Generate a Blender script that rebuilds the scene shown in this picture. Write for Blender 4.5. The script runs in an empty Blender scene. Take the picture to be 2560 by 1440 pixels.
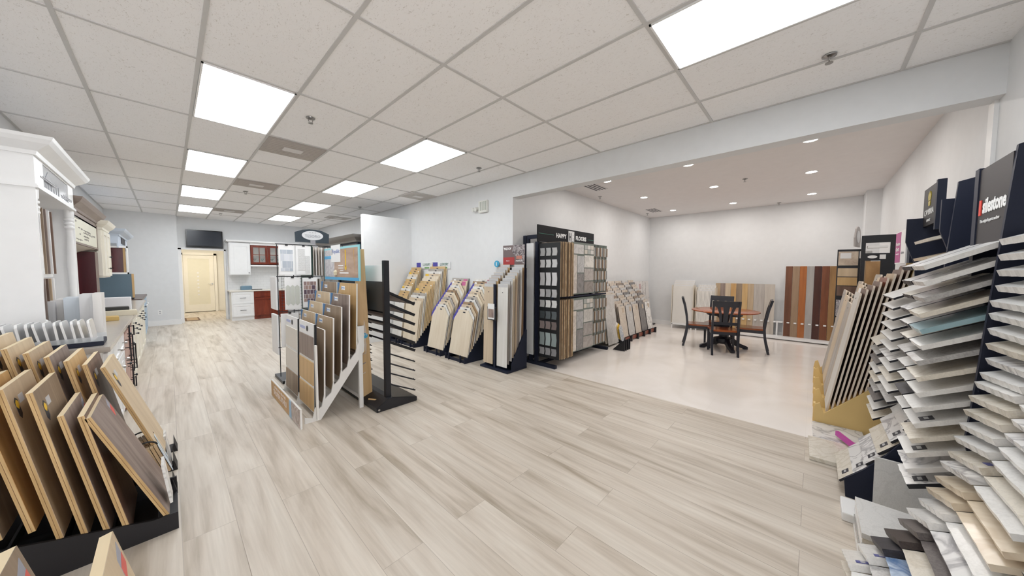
import bpy, bmesh, math, random
from mathutils import Vector, Matrix, Euler
PI = math.pi
random.seed(7)
SC = bpy.context.scene
COL = SC.collection
# ---------------------------------------------------------------- camera
def make_camera():
    f, yaw, pitch, roll = 804.6, 0.81786, -0.05227, 0.00363
    cd = bpy.data.cameras.new('camera'); cd.sensor_width = 36.0; cd.lens = f / 2560 * 36.0
    cd.clip_start = 0.02
    cam = bpy.data.objects.new('camera', cd); COL.objects.link(cam)
    cy, sy = math.cos(yaw), math.sin(yaw)
    w = Vector((sy * math.cos(pitch), cy * math.cos(pitch), math.sin(pitch)))
    r = Vector((cy, -sy, 0)); u = r.cross(w)
    r2 = r * math.cos(roll) + u * math.sin(roll); u2 = -r * math.sin(roll) + u * math.cos(roll)
    m = Matrix((r2, u2, -w)).transposed().to_4x4(); m.translation = Vector((0, 0, 1.5))
    cam.matrix_world = m
    SC.camera = cam
make_camera()
# ---------------------------------------------------------------- world, exposure
wd = bpy.data.worlds.new('World'); SC.world = wd; wd.use_nodes = True
bg = wd.node_tree.nodes['Background']
bg.inputs[0].default_value = (0.97, 0.98, 1.0, 1); bg.inputs[1].default_value = 4.0
SC.view_settings.view_transform = 'Standard'; SC.view_settings.look = 'None'
SC.view_settings.exposure = 0.93; SC.view_settings.gamma = 1.0
SC.view_settings.use_curve_mapping = False
SC.cycles.max_bounces = 8; SC.cycles.diffuse_bounces = 6
SC.cycles.sample_clamp_indirect = 6.0
PANEL_E = 6.2; DOWN_E = 14.0; DOWN_W = 4.3; HALL_E = 21.0
# ---------------------------------------------------------------- materials
MC = {}
def nt(name, rough=0.5, metal=0.0, spec=0.5):
    m = bpy.data.materials.new(name); m.use_nodes = True
    t = m.node_tree; b = t.nodes['Principled BSDF']
    b.inputs['Roughness'].default_value = rough; b.inputs['Metallic'].default_value = metal
    b.inputs['Specular IOR Level'].default_value = spec
    return m, t, b
def rgb(c): return (c[0], c[1], c[2], 1)
def plain(name, c, rough=0.5, metal=0.0, spec=0.5):
    if name in MC: return MC[name]
    m, t, b = nt(name, rough, metal, spec)
    n = t.nodes.new('ShaderNodeTexNoise'); n.inputs['Scale'].default_value = 9
    co = t.nodes.new('ShaderNodeTexCoord'); t.links.new(co.outputs['Object'], n.inputs['Vector'])
    r = t.nodes.new('ShaderNodeValToRGB')
    r.color_ramp.elements[0].color = rgb([x * 0.96 for x in c]); r.color_ramp.elements[1].color = rgb([min(1, x * 1.03) for x in c])
    t.links.new(n.outputs['Fac'], r.inputs['Fac']); t.links.new(r.outputs['Color'], b.inputs['Base Color'])
    MC[name] = m; return m
def emis(name, c, s):
    if name in MC: return MC[name]
    m, t, b = nt(name, 0.5)
    b.inputs['Base Color'].default_value = rgb(c); b.inputs['Emission Color'].default_value = rgb(c)
    b.inputs['Emission Strength'].default_value = s
    MC[name] = m; return m
def wood(name, c1, c2, rough=0.45, stretch=(14, 14, 1.2), planks=0):
    """streaky wood grain; the long axis of the grain is the axis with the small stretch"""
    if name in MC: return MC[name]
    m, t, b = nt(name, rough)
    co = t.nodes.new('ShaderNodeTexCoord'); mp = t.nodes.new('ShaderNodeMapping')
    mp.inputs['Scale'].default_value = stretch
    oi = t.nodes.new('ShaderNodeObjectInfo'); mu = t.nodes.new('ShaderNodeMath'); mu.operation = 'MULTIPLY'; mu.inputs[1].default_value = 37
    cx = t.nodes.new('ShaderNodeCombineXYZ'); t.links.new(oi.outputs['Random'], mu.inputs[0])
    for i in range(3): t.links.new(mu.outputs[0], cx.inputs[i])
    t.links.new(cx.outputs[0], mp.inputs['Location'])
    t.links.new(co.outputs['Object'], mp.inputs['Vector'])
    n = t.nodes.new('ShaderNodeTexNoise'); n.inputs['Scale'].default_value = 1.0; n.inputs['Detail'].default_value = 6; n.inputs['Roughness'].default_value = 0.6; n.inputs['Distortion'].default_value = 0.6
    t.links.new(mp.outputs[0], n.inputs['Vector'])
    r = t.nodes.new('ShaderNodeValToRGB'); r.color_ramp.elements[0].position = 0.3; r.color_ramp.elements[1].position = 0.7
    r.color_ramp.elements[0].color = rgb(c1); r.color_ramp.elements[1].color = rgb(c2)
    t.links.new(n.outputs['Fac'], r.inputs['Fac']); t.links.new(r.outputs['Color'], b.inputs['Base Color'])
    MC[name] = m; return m
def stone(name, base, vein, amount=0.06, scale=3.0, speck=0.0, rough=0.2):
    """marble or quartz: thin veins where a noise crosses its middle, plus fine specks"""
    if name in MC: return MC[name]
    m, t, b = nt(name, rough)
    co = t.nodes.new('ShaderNodeTexCoord'); mp = t.nodes.new('ShaderNodeMapping')
    oi = t.nodes.new('ShaderNodeObjectInfo'); mu = t.nodes.new('ShaderNodeMath'); mu.operation = 'MULTIPLY'; mu.inputs[1].default_value = 53
    cx = t.nodes.new('ShaderNodeCombineXYZ'); t.links.new(oi.outputs['Random'], mu.inputs[0])
    for i in range(3): t.links.new(mu.outputs[0], cx.inputs[i])
    t.links.new(cx.outputs[0], mp.inputs['Location']); t.links.new(co.outputs['Object'], mp.inputs['Vector'])
    n = t.nodes.new('ShaderNodeTexNoise'); n.inputs['Scale'].default_value = scale; n.inputs['Detail'].default_value = 7; n.inputs['Distortion'].default_value = 1.6
    t.links.new(mp.outputs[0], n.inputs['Vector'])
    r = t.nodes.new('ShaderNodeValToRGB'); e = r.color_ramp.elements
    e[0].position = 0.5 - amount; e[0].color = rgb(base); e[1].position = 0.5; e[1].color = rgb(vein)
    e2 = e.new(0.5 + amount); e2.color = rgb(base)
    t.links.new(n.outputs['Fac'], r.inputs['Fac'])
    last = r.outputs['Color']
    if speck > 0:
        n2 = t.nodes.new('ShaderNodeTexNoise'); n2.inputs['Scale'].default_value = 160; n2.inputs['Detail'].default_value = 3
        t.links.new(mp.outputs[0], n2.inputs['Vector'])
        r2 = t.nodes.new('ShaderNodeValToRGB'); r2.color_ramp.elements[0].position = 0.38; r2.color_ramp.elements[1].position = 0.55
        r2.color_ramp.elements[0].color = (1 - speck,) * 3 + (1,); r2.color_ramp.elements[1].color = (1, 1, 1, 1)
        mx = t.nodes.new('ShaderNodeMix'); mx.data_type = 'RGBA'; mx.blend_type = 'MULTIPLY'; mx.inputs[0].default_value = 1
        t.links.new(n2.outputs['Fac'], r2.inputs['Fac']); t.links.new(last, mx.inputs[6]); t.links.new(r2.outputs['Color'], mx.inputs[7])
        last = mx.outputs[2]
    t.links.new(last, b.inputs['Base Color'])
    MC[name] = m; return m
def glassy(name, c, alpha=0.25, rough=0.05):
    if name in MC: return MC[name]
    m, t, b = nt(name, rough)
    b.inputs['Base Color'].default_value = rgb(c); b.inputs['Alpha'].default_value = alpha
    MC[name] = m; return m
# ---------------------------------------------------------------- mesh builder
class MB:
    def __init__(s): s.v = []; s.f = []; s.m = []
    def add(s, vs, fs, m=0, mat=None):
        o = len(s.v)
        for p in vs:
            p = Vector(p)
            if mat is not None: p = mat @ p
            s.v.append(tuple(p))
        for i, f in enumerate(fs):
            s.f.append([o + k for k in f]); s.m.append(m[i] if isinstance(m, (list, tuple)) else m)
        return s
    def box(s, x0, x1, y0, y1, z0, z1, m=0, mat=None):
        vs = [(x, y, z) for z in (z0, z1) for y in (y0, y1) for x in (x0, x1)]
        return s.add(vs, [(0, 2, 3, 1), (4, 5, 7, 6), (0, 1, 5, 4), (2, 6, 7, 3), (0, 4, 6, 2), (1, 3, 7, 5)], m, mat)
    def prism(s, pts, axis, a0, a1, m=0, mcap=None, mat=None):
        """pts 2-d outline in the plane across `axis`; x: (y,z)  y: (x,z)  z: (x,y)"""
        def P(p, a): return {'x': (a, p[0], p[1]), 'y': (p[0], a, p[1]), 'z': (p[0], p[1], a)}[axis]
        n = len(pts); vs = [P(p, a0) for p in pts] + [P(p, a1) for p in pts]
        fs = [tuple(range(n - 1, -1, -1)), tuple(range(n, 2 * n))] + [(i, (i + 1) % n, n + (i + 1) % n, n + i) for i in range(n)]
        ms = [mcap if mcap is not None else m] * 2 + [m] * n
        return s.add(vs, fs, ms, mat)
    def cyl(s, p0, p1, r, n=16, m=0, r2=None, mat=None):
        p0 = Vector(p0); p1 = Vector(p1); d = (p1 - p0)
        if d.length < 1e-7: return s
        q = d.to_track_quat('Z', 'Y'); r2 = r if r2 is None else r2
        vs = []
        for p, rr in ((p0, r), (p1, r2)):
            for i in range(n):
                a = 2 * PI * i / n; vs.append(p + q @ Vector((rr * math.cos(a), rr * math.sin(a), 0)))
        fs = [tuple(range(n - 1, -1, -1)), tuple(range(n, 2 * n))] + [(i, (i + 1) % n, n + (i + 1) % n, n + i) for i in range(n)]
        return s.add(vs, fs, m, mat)
    def tube(s, pts, r, n=8, m=0, mat=None):
        for a, b in zip(pts[:-1], pts[1:]): s.cyl(a, b, r, n, m, mat=mat)
        return s
    def lathe(s, prof, c=(0, 0, 0), n=24, m=0, mat=None):
        """prof: list of (radius, z)"""
        vs = []
        for r, z in prof:
            for i in range(n):
                a = 2 * PI * i / n; vs.append((c[0] + r * math.cos(a), c[1] + r * math.sin(a), c[2] + z))
        fs = []
        for k in range(len(prof) - 1):
            for i in range(n):
                j = (i + 1) % n; fs.append((k * n + i, k * n + j, (k + 1) * n + j, (k + 1) * n + i))
        fs.append(tuple(range(n - 1, -1, -1))); L = (len(prof) - 1) * n; fs.append(tuple(range(L, L + n)))
        return s.add(vs, fs, m, mat)
    def mesh(s, name, mats, smooth=False, bevel=0.0):
        me = bpy.data.meshes.new(name); me.from_pydata(s.v, [], s.f)
        for mm in (mats if isinstance(mats, (list, tuple)) else [mats]): me.materials.append(mm)
        me.polygons.foreach_set('material_index', s.m)
        bm = bmesh.new(); bm.from_mesh(me); bmesh.ops.recalc_face_normals(bm, faces=bm.faces)
        if bevel > 0:
            bmesh.ops.bevel(bm, geom=[e for e in bm.edges if len(e.link_faces) == 2 and e.calc_face_angle(0) > 0.6], offset=bevel, segments=2, affect='EDGES', clamp_overlap=True)
        bm.to_mesh(me); bm.free()
        if smooth:
            me.polygons.foreach_set('use_smooth', [True] * len(me.polygons))
            try: me.set_sharp_from_angle(angle=0.7)
            except Exception: pass
        me.update(); return me
    def build(s, name, mats, parent=None, smooth=False, bevel=0.0, loc=(0, 0, 0), rot=(0, 0, 0)):
        o = bpy.data.objects.new(name, s.mesh(name, mats, smooth, bevel)); COL.objects.link(o)
        o.location = loc; o.rotation_euler = rot
        if parent is not None: o.parent = parent
        return o
def tag(o, label=None, cat=None, group=None, kind=None):
    if label: o['label'] = label
    if cat: o['category'] = cat
    if group: o['group'] = group
    if kind: o['kind'] = kind
    return o
def thing(name, label, cat, loc=(0, 0, 0), rotz=0, group=None):
    o = bpy.data.objects.new(name, None); COL.objects.link(o); o.empty_display_size = 0.05
    o.location = loc; o.rotation_euler = (0, 0, rotz)
    return tag(o, label, cat, group)
def struct(name, mb, mats, **k): return tag(mb.build(name, mats, **k), kind='structure')
def inst(name, mesh, parent=None, loc=(0, 0, 0), rot=(0, 0, 0)):
    o = bpy.data.objects.new(name, mesh); COL.objects.link(o); o.location = loc; o.rotation_euler = rot
    if parent is not None: o.parent = parent
    return o
def copy_tree(o, parent=None):
    c = o.copy(); COL.objects.link(c)
    if parent is not None: c.parent = parent
    for ch in list(o.children): copy_tree(ch, c)
    return c
def text(name, s, size, mat, parent=None, loc=(0, 0, 0), rot=(PI / 2, 0, 0), depth=0.0008, align='CENTER', sx=1.0, bold=0.0):
    cu = bpy.data.curves.new(name, 'FONT'); cu.body = s; cu.size = size; cu.extrude = depth; cu.offset = bold
    cu.align_x = align; cu.align_y = 'CENTER'; cu.resolution_u = 2
    t = bpy.data.objects.new(name, cu); COL.objects.link(t)
    me = bpy.data.meshes.new_from_object(t.evaluated_get(bpy.context.evaluated_depsgraph_get()))
    bpy.data.objects.remove(t); me.materials.clear(); me.materials.append(mat)
    o = bpy.data.objects.new(name, me); COL.objects.link(o); o.location = loc; o.rotation_euler = rot; o.scale = (sx, 1, 1)
    if parent is not None: o.parent = parent
    return o
ORD = ['first', 'second', 'third', 'fourth', 'fifth', 'sixth', 'seventh', 'eighth', 'ninth', 'tenth', 'eleventh', 'twelfth', 'thirteenth', 'fourteenth', 'fifteenth', 'sixteenth', 'seventeenth', 'eighteenth', 'nineteenth', 'twentieth', 'twenty-first', 'twenty-second', 'twenty-third', 'twenty-fourth', 'twenty-fifth', 'twenty-sixth', 'twenty-seventh', 'twenty-eighth', 'twenty-ninth', 'thirtieth']
# common finishes
WALL = plain('wall_paint', (0.745, 0.755, 0.765), 0.6)
WHITE = plain('white_lacquer', (0.86, 0.865, 0.87), 0.35)
TRIM = plain('trim_white', (0.86, 0.86, 0.86), 0.4)
BLACK = plain('black_metal', (0.012, 0.013, 0.018), 0.4)
NAVY = plain('navy_black_laminate', (0.016, 0.020, 0.038), 0.5, spec=0.25)
DARKPL = plain('black_plastic', (0.015, 0.015, 0.017), 0.45)
CHROME = plain('brushed_steel', (0.6, 0.6, 0.6), 0.25, 1.0)
PLY = wood('birch_plywood', (0.62, 0.43, 0.17), (0.74, 0.55, 0.25), 0.5, (3, 3, 3))
CREAM = plain('cream_mdf_edge', (0.80, 0.70, 0.52), 0.6)
PAPER = plain('white_paper', (0.86, 0.86, 0.86), 0.6)
BLUEP = plain('blue_print', (0.02, 0.22, 0.62), 0.5)
VIOLETP = plain('violet_blue_print', (0.07, 0.06, 0.36), 0.5)
REDP = plain('red_print', (0.62, 0.03, 0.03), 0.5)
YELP = plain('yellow_print', (0.80, 0.50, 0.03), 0.5)
GREYP = plain('grey_print', (0.35, 0.35, 0.37), 0.5)
INK = plain('dark_ink', (0.03, 0.03, 0.04), 0.5)
# ================================================================ room shell
def floor_mat():
    m, t, b = nt('vinyl_plank_floor', 0.42)
    co = t.nodes.new('ShaderNodeTexCoord'); sp = t.nodes.new('ShaderNodeSeparateXYZ'); cb = t.nodes.new('ShaderNodeCombineXYZ')
    t.links.new(co.outputs['Object'], sp.inputs[0]); t.links.new(sp.outputs['Y'], cb.inputs['X']); t.links.new(sp.outputs['X'], cb.inputs['Y'])
    br = t.nodes.new('ShaderNodeTexBrick'); br.inputs['Scale'].default_value = 1.0
    br.inputs['Brick Width'].default_value = 1.52; br.inputs['Row Height'].default_value = 0.228; br.inputs['Mortar Size'].default_value = 0.0016
    br.offset = 0.37; br.offset_frequency = 2
    br.inputs['Color1'].default_value = (0.0, 0, 0, 1); br.inputs['Color2'].default_value = (1, 1, 1, 1); br.inputs['Mortar'].default_value = (0.5, 0.5, 0.5, 1)
    br.inputs['Mortar Smooth'].default_value = 0.2; br.inputs['Bias'].default_value = 0.0
    t.links.new(cb.outputs[0], br.inputs['Vector'])
    # grain, shifted plank by plank
    ad = t.nodes.new('ShaderNodeVectorMath'); ad.operation = 'MULTIPLY_ADD'
    ad.inputs[1].default_value = (7.0, 3.0, 5.0)
    t.links.new(br.outputs['Color'], ad.inputs[0]); t.links.new(cb.outputs[0], ad.inputs[2])
    mp = t.nodes.new('ShaderNodeMapping'); mp.inputs['Scale'].default_value = (0.7, 7.0, 1.0); t.links.new(ad.outputs[0], mp.inputs['Vector'])
    n = t.nodes.new('ShaderNodeTexNoise'); n.inputs['Scale'].default_value = 1.3; n.inputs['Detail'].default_value = 7; n.inputs['Roughness'].default_value = 0.55; n.inputs['Distortion'].default_value = 0.5
    t.links.new(mp.outputs[0], n.inputs['Vector'])
    mp2 = t.nodes.new('ShaderNodeMapping'); mp2.inputs['Scale'].default_value = (2.0, 60.0, 1.0); t.links.new(ad.outputs[0], mp2.inputs['Vector'])
    n2 = t.nodes.new('ShaderNodeTexNoise'); n2.inputs['Scale'].default_value = 1.0; n2.inputs['Detail'].default_value = 3; t.links.new(mp2.outputs[0], n2.inputs['Vector'])
    r = t.nodes.new('ShaderNodeValToRGB'); e = r.color_ramp.elements
    e[0].position = 0.28; e[0].color = (0.385, 0.32, 0.245, 1); e[1].position = 0.68; e[1].color = (0.70, 0.64, 0.56, 1)
    e3 = e.new(0.47); e3.color = (0.60, 0.53, 0.45, 1)
    t.links.new(n.outputs['Fac'], r.inputs['Fac'])
    m1 = t.nodes.new('ShaderNodeMix'); m1.data_type = 'RGBA'; m1.blend_type = 'MULTIPLY'; m1.inputs[0].default_value = 0.35
    r2 = t.nodes.new('ShaderNodeValToRGB'); r2.color_ramp.elements[0].position = 0.3; r2.color_ramp.elements[0].color = (0.72, 0.70, 0.68, 1); r2.color_ramp.elements[1].position = 0.6; r2.color_ramp.elements[1].color = (1, 1, 1, 1)
    t.links.new(n2.outputs['Fac'], r2.inputs['Fac']); t.links.new(r.outputs['Color'], m1.inputs[6]); t.links.new(r2.outputs['Color'], m1.inputs[7])
    m2 = t.nodes.new('ShaderNodeMix'); m2.data_type = 'RGBA'; m2.blend_type = 'MULTIPLY'
    mm = t.nodes.new('ShaderNodeMath'); mm.operation = 'MULTIPLY'; mm.inputs[1].default_value = 0.5
    t.links.new(br.outputs['Fac'], mm.inputs[0]); t.links.new(mm.outputs[0], m2.inputs[0])
    t.links.new(m1.outputs[2], m2.inputs[6]); m2.inputs[7].default_value = (0.35, 0.32, 0.30, 1)
    m3 = t.nodes.new('ShaderNodeMix'); m3.data_type = 'RGBA'; m3.blend_type = 'MULTIPLY'; m3.inputs[0].default_value = 1.0
    r3 = t.nodes.new('ShaderNodeValToRGB'); r3.color_ramp.elements[0].color = (0.93, 0.93, 0.925, 1); r3.color_ramp.elements[1].color = (1, 1, 1, 1)
    t.links.new(br.outputs['Color'], r3.inputs['Fac']); t.links.new(m2.outputs[2], m3.inputs[6]); t.links.new(r3.outputs['Color'], m3.inputs[7])
    t.links.new(m3.outputs[2], b.inputs['Base Color'])
    return m
def ceil_mat():
    m, t, b = nt('acoustic_tile', 0.9, spec=0.1)
    co = t.nodes.new('ShaderNodeTexCoord')
    n = t.nodes.new('ShaderNodeTexNoise'); n.inputs['Scale'].default_value = 75; n.inputs['Detail'].default_value = 3; n.inputs['Distortion'].default_value = 2
    mp = t.nodes.new('ShaderNodeMapping'); mp.inputs['Scale'].default_value = (1, 0.45, 1)
    t.links.new(co.outputs['Object'], mp.inputs['Vector']); t.links.new(mp.outputs[0], n.inputs['Vector'])
    r = t.nodes.new('ShaderNodeValToRGB'); r.color_ramp.elements[0].position = 0.30; r.color_ramp.elements[0].color = (0.74, 0.72, 0.70, 1)
    r.color_ramp.elements[1].position = 0.40; r.color_ramp.elements[1].color = (0.95, 0.94, 0.94, 1)
    t.links.new(n.outputs['Fac'], r.inputs['Fac']); t.links.new(r.outputs['Color'], b.inputs['Base Color'])
    return m
def tile_floor_mat():
    m, t, b = nt('polished_cream_tile', 0.16)
    co = t.nodes.new('ShaderNodeTexCoord')
    br = t.nodes.new('ShaderNodeTexBrick'); br.offset = 0.0; br.inputs['Scale'].default_value = 1.0
    br.inputs['Brick Width'].default_value = 0.8; br.inputs['Row Height'].default_value = 0.8; br.inputs['Mortar Size'].default_value = 0.0015
    br.inputs['Color1'].default_value = (0.86, 0.81, 0.77, 1); br.inputs['Color2'].default_value = (0.87, 0.82, 0.78, 1); br.inputs['Mortar'].default_value = (0.82, 0.77, 0.73, 1)
    t.links.new(co.outputs['Object'], br.inputs['Vector'])
    n = t.nodes.new('ShaderNodeTexNoise'); n.inputs['Scale'].default_value = 1.4; n.inputs['Detail'].default_value = 5; n.inputs['Distortion'].default_value = 1
    t.links.new(co.outputs['Object'], n.inputs['Vector'])
    r = t.nodes.new('ShaderNodeValToRGB'); r.color_ramp.elements[0].position = 0.35; r.color_ramp.elements[0].color = (0.93, 0.92, 0.90, 1); r.color_ramp.elements[1].position = 0.65; r.color_ramp.elements[1].color = (1, 1, 1, 1)
    t.links.new(n.outputs['Fac'], r.inputs['Fac'])
    mx = t.nodes.new('ShaderNodeMix'); mx.data_type = 'RGBA'; mx.blend_type = 'MULTIPLY'; mx.inputs[0].default_value = 1
    t.links.new(br.outputs['Color'], mx.inputs[6]); t.links.new(r.outputs['Color'], mx.inputs[7]); t.links.new(mx.outputs[2], b.inputs['Base Color'])
    return m
FLOOR = floor_mat(); CEIL = ceil_mat(); TILEF = tile_floor_mat()
XL, XR, YB, YN = -1.05, 3.78, 13.05, -0.87
HX = 9.62; AY = 3.53
struct('floor', MB().box(-3.0, 3.92, -5.0, 17.0, -0.1, 0), FLOOR)
struct('trim_1', MB().box(3.92, 9.9, -1.2, 3.8, -0.1, 0.0), TILEF)          # polished floor of the side room
struct('ceiling', MB().box(-1.2, 3.9, -5.0, 13.2, 3.0, 3.1), CEIL)
struct('ceiling', MB().box(3.9, 9.8, -1.0, 3.7, 3.05, 3.15), plain('smooth_ceiling_paint', (0.80, 0.77, 0.76), 0.7))
struct('wall_left', MB().box(XL - 0.15, XL, -5.0, 13.2, 0, 3.0), WALL)
# rear wall: a step at x 0.2, the doorway from 0.27 to 1.17
struct('wall_back', MB().box(-1.2, 0.2, 12.8, 13.2, 0, 3.0), WALL)
struct('wall_back', MB().box(0.2, 0.27, 13.05, 13.2, 0, 3.0).box(0.27, 1.17, 13.05, 13.2, 2.09, 3.0).box(1.17, 3.95, 13.05, 13.2, 0, 3.0), WALL)
# right wall of the main room with the wide opening and its header
struct('wall_right', MB().box(XR, 3.95, AY, 13.2, 0, 3.0).box(XR, 3.95, YN, AY, 2.67, 3.0), WALL)
struct('wall_front', MB().box(0.55, 9.8, YN - 0.15, YN, 0, 3.2), WALL)
struct('wall_far', MB().box(HX, HX + 0.15, -1.0, 3.7, 0, 3.2), WALL)
struct('wall_inner', MB().box(3.95, HX, AY, AY + 0.15, 0, 3.2), WALL)
struct('trim_2', MB().box(9.07, HX, YN, -0.67, 0, 3.05), WALL)                # boxed column in the far corner
struct('trim_3', MB().box(3.88, 3.98, YN, YN + 0.02, 0, 2.67), TRIM)          # jamb strip where the opening meets the front wall
# partition stub
struct('wall_partition', MB().box(2.72, XR, 6.66, 6.78, 0, 2.64), plain('partition_paint', (0.82, 0.83, 0.84), 0.55))
# corridor behind the doorway
HW = plain('corridor_paint', (0.85, 0.83, 0.77), 0.6)
struct('wall_corridor', MB().box(-0.3, -0.15, 13.2, 16.3, 0, 2.6).box(-0.3, 3.2, 16.1, 16.25, 0, 2.6).box(1.35, 3.2, 13.9, 14.0, 0, 2.6).box(3.2, 3.3, 13.2, 16.25, 0, 2.6).box(-0.3, 3.2, 13.2, 16.25, 2.5, 2.6), HW)
tag(bpy.context.scene.objects['wall_corridor'], kind='structure')
BBM = TRIM
struct('baseboard_back', MB().box(XL, 0.215, 12.785, 12.8, 0, 0.14).box(0.2, 0.215, 12.8, 13.05, 0, 0.14).box(1.17, 1.25, 13.035, 13.05, 0, 0.14), BBM)
struct('baseboard_right', MB().box(XR - 0.015, XR, AY - 0.015, 12.9, 0, 0.14), BBM)
struct('baseboard_inner', MB().box(3.95, HX, AY - 0.015, AY, 0, 0.12), BBM)
struct('baseboard_far', MB().box(HX - 0.015, HX, -0.67, AY, 0, 0.12), BBM)
struct('baseboard_front', MB().box(0.55, 9.07, YN, YN + 0.015, 0, 0.12), BBM)
# door casing + open panel door seen down the corridor
struct('trim_4', MB().box(0.20, 0.27, 13.02, 13.05, 0, 2.12).box(1.17, 1.21, 13.02, 13.05, 0, 2.12).box(0.2, 1.21, 13.02, 13.05, 2.08, 2.14), TRIM)
d = struct('door_1', MB().box(0.36, 0.47, 16.0, 16.04, 0.02, 2.02).box(1.02, 1.14, 16.0, 16.04, 0.02, 2.02).box(0.47, 1.02, 16.0, 16.04, 0.02, 0.27).box(0.47, 1.02, 16.0, 16.04, 1.9, 2.02), plain('corridor_door', (0.85, 0.82, 0.74), 0.4))
tag(MB().box(0.47, 1.02, 16.015, 16.025, 0.27, 1.9).build('door_glass', plain('frosted_door_glass', (0.78, 0.75, 0.62), 0.25), d))
mb = MB()
for i in range(7): mb.cyl((0.72, 16.008, 0.62 + i * 0.13), (0.72, 16.016, 0.62 + i * 0.13), 0.028, 12)
mb.build('door_glass_dots', PAPER, d)
mb = MB().cyl((1.08, 16.0, 1.0), (1.08, 15.95, 1.0), 0.012, 10).cyl((1.08, 15.955, 1.0), (0.97, 15.955, 1.0), 0.01, 10).cyl((1.08, 16.0, 1.0), (1.08, 15.99, 1.0), 0.03, 14)
mb.build('door_handle', CHROME, d)
struct('trim_5', MB().box(0.28, 0.355, 15.98, 16.1, 0, 2.1).box(1.145, 1.22, 15.98, 16.1, 0, 2.1).box(0.28, 1.22, 15.98, 16.1, 2.03, 2.12), plain('corridor_trim', (0.86, 0.83, 0.76), 0.4))
# suspended ceiling grid
GX0, GY0, TX, TY = -1.0186, 3.2434, 0.61, 1.221
g = MB()
for k in range(1, 8): g.box(GX0 + k * TX - 0.012, GX0 + k * TX + 0.012, -5, 13.05, 2.993, 3.0)
for j in range(-6, 8): g.box(XL, XR, GY0 + j * TY - 0.012, GY0 + j * TY + 0.012, 2.9935, 3.0)
g.box(XL, XL + 0.02, -5, 12.8, 2.993, 3.0); g.box(XR - 0.02, XR, YN, 13.05, 2.993, 3.0)
g.box(GX0 + 3 * TX, GX0 + 4 * TX, 5.08, 5.1, 2.994, 3.0).box(GX0 + 3 * TX, GX0 + 4 * TX, 7.45, 7.47, 2.994, 3.0)
struct('trim_6', g, plain('ceiling_grid_metal', (0.60, 0.59, 0.58), 0.5))
# recessed panel lights: frame and diffuser
LIGHTS = [(2, 0, 'recessed ceiling light panel nearest the tall white hutch, largest of the left row'),
          (2, 2, 'second recessed ceiling light panel of the left row, beside the grey vent'),
          (2, 4, 'third recessed ceiling light panel of the left row towards the television'),
          (2, 6, 'recessed ceiling light panel at the television end of the left row'),
          (5, 0, 'recessed ceiling light panel above the black hinged rod rack, nearest of the middle row'),
          (5, 2, 'second recessed ceiling light panel of the middle row going towards the kitchen'),
          (5, 4, 'third recessed ceiling light panel of the middle row going towards the kitchen'),
          (5, 6, 'recessed ceiling light panel nearest the back wall in the middle row'),
          (5, -3, 'large recessed ceiling light panel cut by the top edge, beside the side room header')]
DIFF = emis('light_diffuser', (0.93, 0.97, 1.0), PANEL_E)
for (c, rw, lab) in LIGHTS:
    x0, x1, y0, y1 = GX0 + c * TX + 0.014, GX0 + (c + 1) * TX - 0.014, GY0 + rw * TY + 0.014, GY0 + (rw + 1) * TY - 0.014
    t = thing('ceiling_light', lab, 'ceiling light', ((x0 + x1) / 2, (y0 + y1) / 2, 2.99), group='recessed light panels in the tiled ceiling')
    hx, hy = (x1 - x0) / 2, (y1 - y0) / 2
    MB().box(-hx, hx, -hy, -hy + 0.012, -0.004, 0.01).box(-hx, hx, hy - 0.012, hy, -0.004, 0.01).box(-hx, -hx + 0.012, -hy, hy, -0.004, 0.01).box(hx - 0.012, hx, -hy, hy, -0.004, 0.01).build('frame', TRIM, t)
    MB().box(-hx + 0.012, hx - 0.012, -hy + 0.012, hy - 0.012, -0.001, 0.008).build('diffuser', DIFF, t)
# air return vents in the grid
VGREY = plain('vent_grey', (0.42, 0.38, 0.35), 0.5)
for (x0, x1, y0, y1, lab) in [(0.82, 1.40, 4.49, 5.07, 'square grey ceiling vent nearest the camera, beside the first left light panel'),
                              (0.82, 1.40, 6.93, 7.45, 'square grey ceiling vent between the second and third left light panels'),
                              (0.82, 1.40, 10.56, 11.06, 'square grey ceiling vent near the television end of the ceiling'),
                              (3.20, 3.76, 5.58, 6.12, 'pale ceiling vent close to the right wall above the partition'),
                              (3.08, 3.64, 9.72, 10.2, 'pale ceiling vent near the far right corner above the dark cabinet')]:
    t = thing('ceiling_vent', lab, 'vent', ((x0 + x1) / 2, (y0 + y1) / 2, 2.99), group='air vents in the tiled ceiling')
    hx, hy = (x1 - x0) / 2, (y1 - y0) / 2
    pm = VGREY if x0 < 2 else plain('vent_pale', (0.6, 0.58, 0.56), 0.5)
    MB().box(-hx, hx, -hy, hy, -0.003, 0.008).build('face_plate', pm, t)
    m = MB()
    for k in range(9):
        y = -hy + 0.05 + k * (2 * hy - 0.1) / 8; m.box(-hx + 0.04, hx - 0.04, y - 0.008, y + 0.008, -0.006, -0.003)
    m.build('louvre', plain('vent_louvre', (0.5, 0.46, 0.42), 0.4), t)
    MB().box(-0.10, 0.10, -0.07, 0.07, -0.010, -0.006).build('centre_cover', plain('vent_centre', (0.72, 0.70, 0.68), 0.4), t)
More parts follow.
